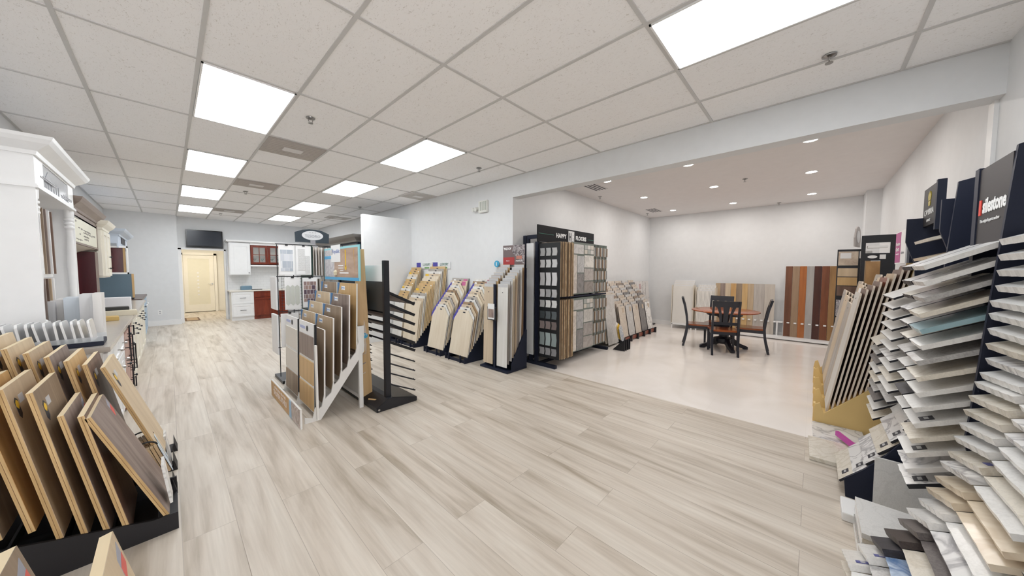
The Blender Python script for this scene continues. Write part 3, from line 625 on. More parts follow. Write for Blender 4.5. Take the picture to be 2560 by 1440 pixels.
# --- tall burgundy unit with sign board and brown crown (y 5.9 .. 7.8)
t = thing('cabinet_display_unit', 'burgundy cabinet unit with brown crown moulding and cream sign board beyond the white hutch', 'cabinet', (0, 0, 0))
MB().box(XL, -0.93, 5.90, 7.72, 0.92, 2.2).box(-0.93, -0.70, 7.42, 7.70, 0.92, 1.75).box(-0.93, -0.905, 6.2, 7.4, 1.0, 1.7).build('back_panel', BURG, t)
m = MB(); crown(m, XL, -0.70, 5.95, 7.75, 2.17, 0.13, 0.09); m.box(XL, -0.70, 5.95, 7.75, 2.10, 2.17); m.build('crown_moulding', BROWNW, t)
sg = MB().box(-0.73, -0.70, 6.0, 7.72, 1.82, 2.12).build('sign_board', [plain('cream_sign', (0.74, 0.72, 0.60), 0.5)], t)
MB().box(-0.735, -0.695, 7.70, 7.73, 1.78, 2.14).box(-0.735, -0.695, 5.98, 6.0, 1.78, 2.14).box(-0.735, -0.695, 5.98, 7.73, 1.795, 1.815).build('sign_frame', BROWNW, sg)
m = MB(); r5 = random.Random(21)
for (ya, za, n_, st_) in [(6.10, 2.09, 5, .06), (6.12, 2.05, 2, .05), (6.30, 1.985, 2, .16), (6.62, 1.975, 10, .055), (6.60, 1.945, 12, .055), (6.35, 1.91, 1, .1), (6.62, 1.905, 8, .05), (7.30, 1.95, 5, .05), (6.12, 1.845, 7, .06), (6.66, 1.87, 6, .05)]:
    for k in range(n_):
        y_ = ya + k * st_; m.box(-0.70, -0.6985, y_, y_ + st_ * 0.6, za + r5.uniform(-.006, .006), za + 0.012 + r5.uniform(0, .008))
m.build('faded_marks', plain('sign_ink', (0.20, 0.18, 0.16), 0.5), sg)
MB().prism([(-0.93, 1.70), (-0.70, 1.80), (-0.93, 1.80)], 'y', 6.0, 7.7).build('hood_curve', CCREAM, t)
for k, (y, z0, z1) in enumerate([(6.25, 1.30, 1.66), (6.33, 1.30, 1.66), (6.25, 0.98, 1.24), (6.33, 0.98, 1.24)]):
    o = MB().box(-0.88, -0.74, y - 0.02, y + 0.02, z0, z1).build('cabinet_door_sample', CW if k % 2 else OAKS['light taupe oak']); tag(o, '%s door sample at the burgundy unit, %s' % ('white' if k % 2 else 'taupe', 'upper pair' if k < 2 else 'lower pair'), 'door sample')
# --- cream wall cabinet with knobs
t = thing('wall_cabinet', 'narrow cream wall cabinet with crown and black knobs beyond the burgundy unit', 'wall cabinet', (0, 0, 0))
MB().box(XL, -0.66, 7.76, 8.55, 1.38, 2.12).build('body', CCREAM, t)
m = MB(); crown(m, XL, -0.66, 7.76, 8.55, 2.10, 0.13, 0.08); m.build('crown_moulding', CCREAM, t)
m = MB(); panel_door(m, -0.66, 7.78, 8.15, 1.4, 2.08); q = m.build('door', CCREAM, t); knob(q, (-0.64, 8.1, 1.52), BLACK)
m = MB(); panel_door(m, -0.66, 8.17, 8.53, 1.4, 2.08); q = m.build('door', CCREAM, t); knob(q, (-0.64, 8.22, 1.70), BLACK)
m = MB(); panel_door(m, 0, 0.03, 0.36, 0.03, 0.7, rail=0.05); m.v = [(XL + 0.02 + y, 7.76 - x, 1.38 + z) for (x, y, z) in m.v]; m.build('end_panel', CCREAM, t)
# --- pale blue range hood
t = thing('range_hood', 'pale blue range hood cabinet with crown and two lit lamps on the left wall', 'range hood', (0, 0, 0))
m = MB().box(XL, -0.60, 9.2, 11.0, 1.98, 2.14); crown(m, XL, -0.60, 9.2, 11.0, 2.12, 0.12, 0.10); m.build('hood_body', plain('hood_blue', (0.55, 0.62, 0.72), 0.4), t)
MB().prism([(9.2, 1.98), (11.0, 1.98), (11.0, 1.90), (10.6, 1.95), (9.6, 1.95), (9.2, 1.90)], 'x', -0.62, -0.60).build('valance', plain('hood_blue', (0.55, 0.62, 0.72), 0.4), t)
MB().box(-0.598, -0.592, 9.7, 10.5, 2.0, 2.12).build('vent_grille', INK, t)
for yy in (9.4, 9.9): MB().lathe([(0.05, 0), (0.05, 0.012), (0.01, 0.014)], (-0.85, yy, 1.962), 16).build('hood_lamp', emis('hood_lamp_glow', (1, 0.93, 0.8), 8), t)
# --- door samples standing upright on the pale blue base cabinet
t = thing('base_cabinet', 'pale blue base cabinet with dark top against the back wall corner', 'cabinet', (0, 0, 0))
MB().box(XL, -0.40, 9.75, 11.7, 0.0, 0.88).build('body', CBLUE, t); MB().box(XL, -0.37, 9.70, 11.75, 0.88, 0.92).build('worktop', plain('dark_brown_top', (0.10, 0.06, 0.05), 0.3), t, bevel=0.004)
for k in range(3):
    m = MB(); panel_door(m, -0.40, 9.78 + k * .64, 10.38 + k * .64, 0.1, 0.85); q = m.build('door', CBLUE, t); knob(q, (-0.38, 10.3 + k * .64, 0.7), CHROME)
t = thing('door_display', 'burgundy door sample display between pale frames on the left wall near the back', 'door sample', (0, 9.3, 0))
MB().box(XL, -0.56, 0, 0.02, 1.45, 1.9).build('door_panel', BURG, t)
m = MB().box(-0.92, -0.68, -0.006, 0, 1.52, 1.54).box(-0.92, -0.68, -0.006, 0, 1.81, 1.83).box(-0.92, -0.90, -0.006, 0, 1.52, 1.83).box(-0.70, -0.68, -0.006, 0, 1.52, 1.83); m.build('panel_moulding', BURG, t)
MB().box(-0.56, -0.53, 0, 0.03, 1.45, 1.9).build('edge_strip', OAKS['golden oak'], t)
MB().box(XL, -0.50, -0.05, 0.05, 1.42, 1.45).box(XL, -0.5, -0.05, 0.05, 1.90, 1.93).box(-0.515, -0.5, -0.05, 0.05, 1.42, 1.93).build('frame', CW, t)
t = thing('cabinet_door_sample', 'large slate blue cabinet door sample standing on the dark topped base cabinet', 'door sample', (-0.76, 9.85, 0.92))
MB().box(-0.28, 0.26, -0.01, 0.01, 0.03, 0.50).build('panel', plain('slate_blue', (0.11, 0.17, 0.22), 0.4), t); MB().box(0.26, 0.29, -0.012, 0.012, 0.03, 0.50).build('side_edge', OAKS['golden oak'], t); MB().box(-0.28, 0.28, -0.05, 0.05, 0, 0.03).build('stand', BLACK, t)
XL = XW
# ================================================================ kitchenette on the back wall
KF = 12.45
t = thing('base_cabinet', 'white two-drawer base cabinet of the kitchenette on the back wall', 'cabinet', (0, 0, 0))
def kdoor(m, x0, x1, z0, z1, y=KF, rail=0.05):
    s = MB(); panel_door(s, 0, x0, x1, z0, z1, 0.02, rail); m.add([(yy, y - xx, zz) for (xx, yy, zz) in s.v], s.f, 0)
MB().box(1.24, 1.76, KF, 13.0, 0.1, 0.86).box(1.24, 1.76, KF + 0.03, 13.0, 0, 0.1).build('body', CW, t)
for (a, b) in ((0.50, 0.84), (0.12, 0.48)):
    m = MB(); kdoor(m, 1.27, 1.73, a, b); q = m.build('drawer', CW, t); MB().tube([(1.43, KF - .04, (a + b) / 2), (1.57, KF - .04, (a + b) / 2)], 0.006).tube([(1.44, KF - .02, (a + b) / 2), (1.44, KF - .04, (a + b) / 2)], .005).tube([(1.56, KF - .02, (a + b) / 2), (1.56, KF - .04, (a + b) / 2)], .005).build('handle', BLACK, q)
t = thing('base_cabinet', 'cherry wood sink base cabinet of the kitchenette', 'cabinet', (0, 0, 0))
MB().box(1.76, 2.62, KF, 13.0, 0.1, 0.86).box(1.76, 2.62, KF + 0.03, 13.0, 0, 0.1).build('body', CHERRY, t)
m = MB(); kdoor(m, 1.79, 2.59, 0.68, 0.84, rail=0.03); m.build('drawer_front', CHERRY, t)
for (a, b) in ((1.79, 2.18), (2.20, 2.59)):
    m = MB(); kdoor(m, a, b, 0.13, 0.66); q = m.build('door', CHERRY, t); MB().cyl(((b - .04) if a < 2 else (a + .04), KF - .02, .6), ((b - .04) if a < 2 else (a + .04), KF - .045, .6), .012, 10).build('knob', BLACK, q)
o = MB().box(1.20, 2.68, KF - 0.03, 13.03, 0.86, 0.90).build('worktop', plain('cream_quartz', (0.80, 0.76, 0.68), 0.2), None, bevel=0.004); tag(o, 'cream quartz worktop of the back wall kitchenette', 'worktop')
def subway():
    m, tt, b = nt('subway_tile', 0.15)
    co = tt.nodes.new('ShaderNodeTexCoord'); sp = tt.nodes.new('ShaderNodeSeparateXYZ'); cb = tt.nodes.new('ShaderNodeCombineXYZ'); tt.links.new(co.outputs['Object'], sp.inputs[0]); tt.links.new(sp.outputs['X'], cb.inputs['X']); tt.links.new(sp.outputs['Z'], cb.inputs['Y'])
    br = tt.nodes.new('ShaderNodeTexBrick'); br.inputs['Scale'].default_value = 1; br.inputs['Brick Width'].default_value = 0.15; br.inputs['Row Height'].default_value = 0.075; br.inputs['Mortar Size'].default_value = 0.002
    br.inputs['Color1'].default_value = (0.80, 0.80, 0.80, 1); br.inputs['Color2'].default_value = (0.83, 0.83, 0.83, 1); br.inputs['Mortar'].default_value = (0.68, 0.68, 0.68, 1)
    tt.links.new(cb.outputs[0], br.inputs['Vector']); tt.links.new(br.outputs['Color'], b.inputs['Base Color']); return m
tag(MB().box(1.22, 2.68, 13.03, 13.048, 0.90, 1.62).build('tile_backsplash', subway()), 'white tile backsplash behind the kitchenette worktop', 'backsplash')
t = thing('faucet', 'chrome gooseneck faucet at the kitchenette sink', 'faucet', (2.28, 12.86, 0.90))
MB().lathe([(0.03, 0), (0.028, 0.03), (0.015, 0.05), (0.014, 0.22)], n=16).build('base', CHROME, t, smooth=True)
MB().tube([(0, 0, 0.2)] + [(0.0 + 0.09 - 0.09 * math.cos(a), -0.02 * a, 0.30 + 0.09 * math.sin(a)) for a in [PI * k / 8 for k in range(9)]] + [(0.18, -0.06, 0.22)], 0.011, 10).build('spout', CHROME, t)
MB().cyl((0.015, 0, 0.10), (0.08, 0, 0.12), 0.008, 8).build('lever', CHROME, t)
t = thing('tissue_box', 'small blue-grey box standing on the kitchenette worktop', 'box', (1.62, 12.72, 0.90), 0.1)
MB().box(-0.13, 0.13, -0.07, 0.07, 0, 0.11).build('body', plain('blue_grey_box', (0.16, 0.26, 0.34), 0.5), t, bevel=0.004); MB().box(-0.10, 0.12, -0.06, 0.06, 0.11, 0.125).build('lid', plain('blue_grey_lid', (0.35, 0.45, 0.52), 0.5), t)
t = thing('tray', 'thin black tray lying on the kitchenette worktop beside the box', 'tray', (1.86, 12.62, 0.90)); MB().box(-0.13, 0.13, -0.08, 0.08, 0, 0.01).build('plate', BLACK, t, bevel=.003); MB().box(-0.13, 0.13, -0.08, -0.07, 0.01, 0.018).build('rim', BLACK, t)
t = thing('wall_cabinet', 'tall white wall cabinet with crown over the kitchenette', 'wall cabinet', (0, 0, 0))
MB().box(1.25, 1.745, 12.70, 13.047, 1.35, 2.33).build('body', CW, t); m = MB(); kdoor(m, 1.27, 1.73, 1.37, 2.28, 12.70, 0.06); q = m.build('door', CW, t); MB().cyl((1.70, 12.68, 1.42), (1.70, 12.655, 1.42), .012, 10).build('knob', BLACK, q)
t = thing('wall_cabinet', 'cherry wood wall cabinet with two glass doors holding green glasses', 'wall cabinet', (0, 0, 0))
MB().box(1.75, 2.62, 13.02, 13.047, 1.68, 2.28).box(1.75, 1.77, 12.74, 13.02, 1.68, 2.28).box(2.60, 2.62, 12.74, 13.02, 1.68, 2.28).box(1.75, 2.62, 12.74, 13.02, 1.68, 1.70).box(1.75, 2.62, 12.74, 13.02, 2.26, 2.28).build('body', CHERRY, t)
MB().box(1.77, 2.60, 13.0, 13.02, 1.70, 2.26).box(1.77, 2.6, 12.78, 13.0, 1.95, 1.965).build('interior_shelf', plain('cabinet_inside', (0.78, 0.74, 0.66), 0.5), t)
for (a, b) in ((1.76, 2.18), (2.19, 2.61)):
    m = MB().box(a, b, 12.70, 12.72, 1.69, 1.75).box(a, b, 12.70, 12.72, 2.21, 2.27).box(a, a + .06, 12.70, 12.72, 1.75, 2.21).box(b - .06, b, 12.70, 12.72, 1.75, 2.21).box((a + b) / 2 - .008, (a + b) / 2 + .008, 12.70, 12.72, 1.75, 2.21).box(a + .06, b - .06, 12.70, 12.72, 1.97, 1.99)
    q = m.build('door', CHERRY, t); MB().box(a + .06, b - .06, 12.708, 12.712, 1.75, 2.21).build('pane', glassy('cabinet_glass', (0.85, 0.88, 0.86), 0.15), q)
GG = plain('green_glass', (0.02, 0.16, 0.11), 0.1)
for k, x in enumerate((1.88, 2.07, 2.32, 2.50)):
    o = MB().lathe([(0.032, 0), (0.006, 0.008), (0.005, 0.09), (0.05, 0.16), (0.05, 0.165), (0.004, 0.10)], n=16).build('cocktail_glass', GG if k % 2 else plain('dark_green_glass', (0.02, 0.05, 0.04), 0.1), None, smooth=True, loc=(x, 12.88, 1.701)); tag(o, 'green stemmed glass inside the cherry wall cabinet, %s from the left' % ORD[k], 'glass', 'stemmed glasses in the cherry cabinet')
tag(MB().box(1.745, 2.66, 12.70, 13.047, 1.62, 1.66).build('cabinet_shelf', CW), 'white shelf rail under the cherry wall cabinet', 'shelf')
t = thing('crown_board', 'white crown moulding running along the top of the kitchenette wall cabinets', 'moulding', (0, 0, 0))
m = MB().box(1.22, 3.0, 12.66, 13.047, 2.34, 2.36).box(1.19, 3.02, 12.62, 13.047, 2.36, 2.40); m.build('cornice', CW, t); MB().box(1.75, 3.0, 12.70, 12.74, 2.28, 2.34).build('fascia', CW, t)
t = thing('tall_filler_unit', 'white tall panel closing the right side of the kitchenette', 'panel', (0, 0, 0)); MB().box(2.62, 2.95, 12.72, 13.047, 0.9, 2.34).build('panel', CW, t); MB().box(2.66, 2.91, 12.712, 12.72, 0.95, 2.3).build('inset', CW, t)
# --- dark tall cabinet behind the partition
t = thing('tall_cabinet', 'tall dark cabinet with grey glazed front and crown, behind the white partition', 'cabinet', (0, 0, 0))
MB().box(2.72, XR - 0.005, 6.95, 9.4, 0, 2.15).build('body', NAVY, t)
m = MB(); s = MB(); crown(s, -XR + 0.005, -2.70, 6.95, 9.4, 2.10, 0.15, 0.11); m.add([(-x, y, z) for x, y, z in s.v], [tuple(reversed(f)) for f in s.f]); m.build('crown_moulding', plain('graphite_glaze', (0.17, 0.16, 0.15), 0.35), t)
for k in range(3):
    m = MB(); panel_door(m, 2.72, 6.98 + k * .8, 7.74 + k * .8, 0.9, 2.06, 0.02, 0.07, -1); q = m.build('door', plain('graphite_glaze', (0.17, 0.16, 0.15), 0.35), t); MB().box(2.706, 2.708, 7.06 + k * .8, 7.66 + k * .8, 0.98, 1.98).build('pane', plain('greenish_glass', (0.35, 0.42, 0.38), 0.15), q)
tag(MB().box(3.0, 3.2, 6.80, 6.83, 0.0, 2.2).build('door_sample_panel', CHERRY), 'orange-brown wood panel edge showing between the dark cabinet and the partition', 'panel')
# ================================================================ white laminate board display in the middle of the floor
RW = plain('rack_white', (0.80, 0.79, 0.77), 0.4)
t = thing('display_rack', 'white stepped display rack with laminate boards standing in the middle of the floor', 'display rack', (0, 0, 0))
prof = [(0.86, 0.0), (1.0, 0.0), (1.44, 0.62), (1.44, 0.90), (1.37, 0.90)]
for (x, z) in [(1.37, .64), (1.28, .50), (1.20, .39), (1.12, .27), (1.03, .15), (0.95, .05)]:
    prof += [(x + 0.012, z + 0.05), (x + 0.004, z + 0.09), (x - 0.012, z + 0.02), (x - 0.02, z - 0.02)]
prof += [(0.86, 0.06)]
for yy in (3.565, 4.15, 4.735): MB().prism(prof, 'y', yy, yy + 0.018).build('side_panel', RW, t)
for yy in (3.58, 4.72):
    MB().box(1.38, 1.42, yy - 0.02, yy + 0.02, 0, 0.90).build('leg', RW, t, bevel=0.003)
MB().box(1.385, 1.415, 3.6, 4.7, 0.10, 0.13).build('cross_bar', RW, t); MB().box(1.385, 1.415, 3.6, 4.7, 0.50, 0.53).build('cross_bar', RW, t); MB().box(1.398, 1.402, 3.6, 4.7, 0.13, 0.5).build('back_panel', plain('grey_hardboard', (0.55, 0.54, 0.52), 0.6), t)
# foot sign
s = MB().box(0.80, 0.815, 3.47, 4.72, 0.0, 0.19).build('foot_sign', RW, t)
MB().box(0.797, 0.80, 3.87, 4.70, 0.008, 0.182).build('sign_face', OAKS['honey oak'], s)
MB().box(0.7965, 0.80, 3.49, 3.80, 0.008, 0.182, 0).build('sign_photo', stone('room_photo', (0.66, 0.55, 0.50), (0.30, 0.22, 0.20), 0.2, 9), s)
MB().box(0.796, 0.80, 3.78, 3.87, 0.008, 0.182).build('sign_stripe', plain('light_blue_stripe', (0.35, 0.55, 0.75), 0.5), s)
m = MB()
for k in range(7): m.box(0.7945, 0.797, 4.02 + k * .075, 4.06 + k * .075, 0.135 + .002 * (k % 2), 0.158)
for k in range(9): m.box(0.7945, 0.797, 3.98 + k * .068, 4.005 + k * .068, 0.06, 0.115).box(0.7945, 0.797, 4.005 + k * .068, 4.025 + k * .068, 0.06 + .02 * (k % 3), 0.072 + .02 * (k % 3))
m.build('faded_print', plain('pale_print', (0.78, 0.70, 0.66), 0.5), s)
EDGEW = plain('white_board_edge', (0.84, 0.83, 0.80), 0.5)
def small_label(parent, x, z, w=0.06, h=0.03, c=None, y=-0.002):
    m = MB().box(x - w / 2, x + w / 2, y, y + 0.0015, z - h / 2, z + h / 2, 0).box(x - w / 2 + .006, x - w / 2 + .02, y - 0.0006, y, z - h / 2 + .006, z + h / 2 - .006, 1).box(x - w / 2 + .026, x + w / 2 - .005, y - .0006, y, z - .003, z + .004, 1)
    return m.build('label_sticker', [PAPER, c or BLUEP], parent)
LG = 'laminate boards on the white middle rack'
tiers = [(1.045, 0.14, 0.76), (1.13, 0.26, 0.75), (1.21, 0.38, 0.74), (1.29, 0.49, 0.75), (1.37, 0.64, 0.72)]
kinds = [('grey-brown oak', 'honey oak'), ('light taupe oak', 'natural ash'), ('grey-brown oak', 'pale beige maple'), ('smoky grey hickory', 'natural ash'), ('golden oak', 'grey-brown oak')]
names = {'grey-brown oak': 'grey-brown', 'honey oak': 'honey brown', 'light taupe oak': 'taupe', 'natural ash': 'pale beige', 'pale beige maple': 'light maple', 'smoky grey hickory': 'smoky grey', 'golden oak': 'golden'}
for i, (x, z, h) in enumerate(tiers):
    for c in range(2):
        k = kinds[i][c]
        me = board_mesh('laminate_board', 0.56, h, 0.014, OAKS[k], EDGEW)
        o = thing('laminate_board', '%s laminate board on the white middle rack, %s tier from the front, %s column' % (names[k], ORD[i + 1], ('right', 'left')[c]), 'sample board', (x - 0.012, 3.86 if c == 0 else 4.455, z), -PI / 2, LG)
        p = inst('panel', me, o); p.rotation_euler = (-0.025, 0, 0)
        small_label(p, -0.10, h - 0.06, 0.11, 0.045, y=-0.0015)
        MB().prism([(-0.28, h), (-0.20, h), (-0.28, h - 0.17)], 'y', -0.0015, 0.0).build('corner_print', plain('blue_corner', (0.05, 0.19, 0.42), 0.5), p)
for c, (yy, cols) in enumerate([(3.86, ['smoky grey hickory', 'golden oak', 'golden oak']), (4.455, ['pale', 'pale', 'grey-brown oak'])]):
    o = thing('swatch_board', 'white swatch board with three %s swatches, front %s of the white middle rack' % (('brown and golden', 'right') if c == 0 else ('pale and grey', 'left')), 'sample board', (0.955, yy, 0.06), -PI / 2)
    p = MB().box(-0.28, 0.26, 0, 0.012, 0, 0.9, 0).box(0.26, 0.28, -0.004, 0.014, 0, 0.9, 1).build('panel', [PAPER, BLACK], o); p.rotation_euler = (-0.02, 0, 0)
    for j, k in enumerate(cols):
        mt = plain('pale_swatch', (0.70, 0.66, 0.60), 0.4) if k == 'pale' else OAKS[k]
        MB().box(-0.255, 0.235, -0.008, 0.0, 0.54 - j * 0.26, 0.77 - j * 0.26).build('swatch', mt, p)
    MB().cyl((0.02, -0.003, 0.835), (0.02, 0.0, 0.835), 0.03, 18).build('handle_hole', BLACK, p); MB().box(-0.24, -0.06, -0.002, 0.0, 0.82, 0.85).build('print', plain('lilac_print', (0.45, 0.5, 0.75), 0.5), p)
tag(MB().box(0.95, 0.965, 3.50, 3.54, 0.03, 0.77).build('divider_strip', EDGEW), 'narrow white upright strip at the front right corner of the white middle rack', 'strip')
# header picture on top of the rack
t = thing('header_sign', 'picture header sign with blue border and yellow tool standing above the white middle rack', 'sign', (1.425, 4.18, 1.385), -PI / 2)
MB().box(-0.57, 0.57, 0, 0.012, 0, 0.40).build('panel', plain('cyan_border', (0.32, 0.66, 0.72), 0.4), t)
MB().box(-0.55, 0.55, -0.002, 0, 0.0, 0.035).build('blue_band', plain('blue_band', (0.08, 0.40, 0.70), 0.4), t)
MB().box(-0.20, 0.53, -0.002, 0, 0.035, 0.375).build('floor_photo', wood('photo_wood', (0.36, 0.23, 0.16), (0.55, 0.40, 0.30), 0.4, (3, 3, 10)), t)
MB().box(-0.55, -0.20, -0.002, 0, 0.035, 0.375).build('tile_photo', stone('photo_tile', (0.60, 0.58, 0.60), (0.45, 0.43, 0.46), 0.1, 6), t)
MB().box(0.16, 0.19, -0.004, -0.002, 0.16, 0.36).cyl((0.175, -0.004, 0.15), (0.175, -0.002, 0.15), 0.03, 14).build('yellow_tool', YELP, t)
MB().box(-0.55, -0.22, -0.003, -0.002, 0.26, 0.30).build('blue_title_bar', plain('blue_band', (0.08, 0.40, 0.70), 0.4), t)
MB().box(-0.30, 0.02, -0.006, -0.003, 0.22, 0.43).build('white_card', PAPER, t)
text('lettering', 'Republic', 0.07, plain('purple_blue_ink', (0.25, 0.3, 0.55), 0.5), t, (-0.12, -0.0075, 0.35)); MB().box(-0.27, -0.255, -0.007, -0.006, 0.31, 0.39).build('logo_mark', INK, t)
m = MB()
for (a, b, c, d) in [(-.06, .10, .14, .15), (-.06, .10, .17, .18), (-.02, .26, .08, .095), (.0, .1, .11, .12)]: m.box(a, b, -0.0035, -0.002, c, d)
m.build('caption_line', PAPER, t)
MB().lathe([(0.025, 0), (0.03, 0.04), (0.012, 0.06), (0.003, 0.065)], (-0.14, -0.004, 0.06), 12).build('picture_bottle', plain('cream_spot', (0.75, 0.68, 0.5), 0.5), t)
# leaning long plank
t = thing('leaning_plank', 'long oak floor plank leaning upright against the black rod rack', 'plank', (1.51, 3.68, 0.062), -0.36)
p = MB().box(-0.055, 0.055, 0, 0.012, 0, 1.68).build('plank', OAKS['golden oak'], t); p.rotation_euler = (-0.02, -0.035, 0)
m = MB().prism([(-0.006, .74), (0.012, .88), (0.03, .74), (0.012, .60)], 'y', -0.002, 0, 1).prism([(0.0, .60), (0.012, .68), (0.024, .60), (0.012, .48)], 'y', -0.0015, 0, 1).cyl((0.012, -0.003, 0.70), (0.012, 0, 0.70), 0.03, 20, 0)
m.build('blue_sticker', [plain('sky_blue_sticker', (0.03, 0.42, 0.72), 0.4), plain('pale_sticker', (0.72, 0.62, 0.52), 0.5)], p); text('lettering', 'LVT', 0.03, PAPER, p, (0.012, -0.004, 0.71))
# ================================================================ black rod rack
t = thing('rod_rack', 'black metal rod rack with heavy floor base and slanting arms beside the white middle rack', 'display rack', (0, 0, 0))
MB().prism([(1.45, 0.0), (1.92, 0.0), (1.92, 0.05), (1.64, 0.12), (1.58, 0.12), (1.45, 0.05)], 'y', 3.30, 4.75).build('base', BLACK, t, bevel=0.004)
MB().cyl((1.47, 3.298, 0.03), (1.47, 3.29, 0.03), 0.012, 10).build('foot_screw', CHROME, t)
for yy in (3.37, 4.68): MB().box(1.575, 1.635, yy - 0.02, yy + 0.03, 0.10, 1.61).build('post', BLACK, t, bevel=0.003)
MB().box(1.595, 1.615, 3.40, 4.66, 1.05, 1.38).build('back_panel', plain('graphite_panel', (0.04, 0.045, 0.05), 0.35), t)
MB().box(1.60, 1.612, 3.40, 4.66, 1.38, 1.56).build('white_card', PAPER, t)
zs = [1.26, 1.13, 1.02, 0.91, 0.80, 0.71, 0.585, 0.475, 0.365, 0.24]
for side in (1, -1):
    for i, z in enumerate(zs):
        for yy in ((3.42, 4.60) if side > 0 else (3.80, 4.60)):
            xe = 1.605 + (0.36 if side > 0 else -0.15); ze = z - (0.16 if side > 0 else 0.07)
            m = MB().cyl((1.605 + side * 0.03, yy, z), (xe, yy, ze), 0.008, 8)
            m.tube([(xe - side * 0.0, yy, ze)] + [(xe - side * (0.012 - 0.012 * math.cos(a)) , yy, ze + 0.012 + 0.012 * math.sin(a - PI / 2)) for a in [PI * k / 5 for k in range(1, 9)]], 0.003, 6)
            m.build('arm', BLACK, t)
# sample panels lying on the upper arms
for side in (1, -1):
    for i, z in enumerate(zs[:6]):
        s_ = 'right' if side > 0 else 'left'
        o = thing('rug_sample_panel', 'black-framed panel on the %s arms of the rod rack, %s from the top' % (s_, ORD[i]), 'sample panel', (1.605 + (0.20 if side > 0 else -0.085), 4.02 if side > 0 else 4.22, z - (0.073 if side > 0 else 0.022)), 0, 'framed panels on the rod rack')
        hw = 0.17 if side > 0 else 0.065
        y0_, y1_ = (-0.60, 0.60) if side > 0 else (-0.42, 0.42)
        q = MB().box(-hw, hw, y0_, y1_, 0, 0.007).build('panel', [OAKS['smoky grey hickory'] if i % 2 else plain('warm_taupe_panel', (0.45, 0.36, 0.31), 0.5)], o)
        MB().box(-hw, hw, y0_ - 0.01, y0_, -0.004, 0.014).box(-hw, hw, y1_, y1_ + 0.01, -0.004, 0.014).box(-hw - 0.01, -hw, y0_ - 0.01, y1_ + 0.01, -0.004, 0.014).box(hw, hw + 0.01, y0_ - 0.01, y1_ + 0.01, -0.004, 0.014).build('frame', BLACK, o)
        o.rotation_euler = (0, side * 0.445, 0)
for side in (-1,):
    for i, z in enumerate(zs[6:9]):
        o = MB().box(-0.06, 0.06, -0.33, 0.45, 0, 0.008).build('carpet_sample', plain('carpet_%d' % i, [(0.55, 0.45, 0.36), (0.30, 0.28, 0.26), (0.66, 0.58, 0.48)][i], 0.9), None, loc=(1.52, 4.02, z - 0.018), rot=(0, side * 0.42, 0))
        tag(o, 'flat carpet-like sample on the lower left arms of the rod rack, %s from the bottom' % ORD[2 - i], 'sample panel')
tag(MB().box(-0.1, 0.1, -0.004, 0.004, 0, 0.012).build('plank_offcut', OAKS['golden oak'], None, loc=(1.53, 3.46, 0.07), rot=(0, 0.3, -0.3)), 'thin light wood strip lying on the black base of the rod rack', 'strip')
# ================================================================ mosaic wing display (oval header)
YT = 5.0
t = thing('wing_display', 'black wire wing display rack with oval sign header holding white mosaic tile boards', 'display rack', (0, 0, 0))
m = MB()
for x in (0.955, 1.13, 1.335, 1.50): m.cyl((x, YT + 0.01, 0.12), (x, YT + 0.01, 1.83), 0.005, 8)
m.build('upright', BLACK, t)
for z in (0.50, 0.965, 1.42, 1.84):
    MB().cyl((0.94, YT + 0.012, z), (1.72, YT + 0.012, z), 0.005, 8).build('cross_wire', BLACK, t)
m = MB()
for k in range(22): m.cyl((0.99, YT + 0.02, 0.55 + k * 0.04), (1.30, YT + 0.02, 0.55 + k * 0.04), 0.0018, 5)
for k in range(6): m.cyl((1.0 + k * 0.06, YT + 0.02, 0.52), (1.0 + k * 0.06, YT + 0.02, 1.42), 0.0018, 5)
m.build('wire_grid', BLACK, t)
MB().box(1.33, 1.36, YT + 0.02, YT + 0.5, 0.0, 1.84).build('centre_post', plain('deep_green_metal', (0.02, 0.05, 0.04), 0.4), t); MB().box(0.98, 1.70, YT + 0.05, YT + 0.5, 0, 0.04).build('base', BLACK, t)
# header
h = MB().prism([(-0.20, 0), (-0.205, 0.13), (-0.12, 0.165), (-0.04, 0.178), (0.04, 0.178), (0.12, 0.165), (0.205, 0.13), (0.20, 0)], 'y', 0, 0.03).build('header_sign', plain('slate_black', (0.03, 0.045, 0.06), 0.35), t, loc=(1.37, YT + 0.03, 1.88))
m = MB(); pts = [(0.128 * math.cos(a), 0.095 + 0.062 * math.sin(a)) for a in [2 * PI * k / 32 for k in range(32)]]; m.prism(pts, 'y', -0.004, 0); m.build('oval_plate', plain('oval_silver', (0.66, 0.67, 0.69), 0.35), h)
text('lettering', 'TESORO', 0.05, plain('silver_grey_ink', (0.33, 0.35, 0.38), 0.5), h, (0, -0.006, 0.085), sx=1.0)
text('lettering', '\u2022 \u2022 \u2022', 0.05, GREYP, h, (0, -0.006, 0.132)); MB().box(-0.03, 0.03, -0.01, 0.0, -0.02, 0.03).build('clip', plain('grey_clip', (0.3, 0.3, 0.32), 0.4), h)
MOS = {}
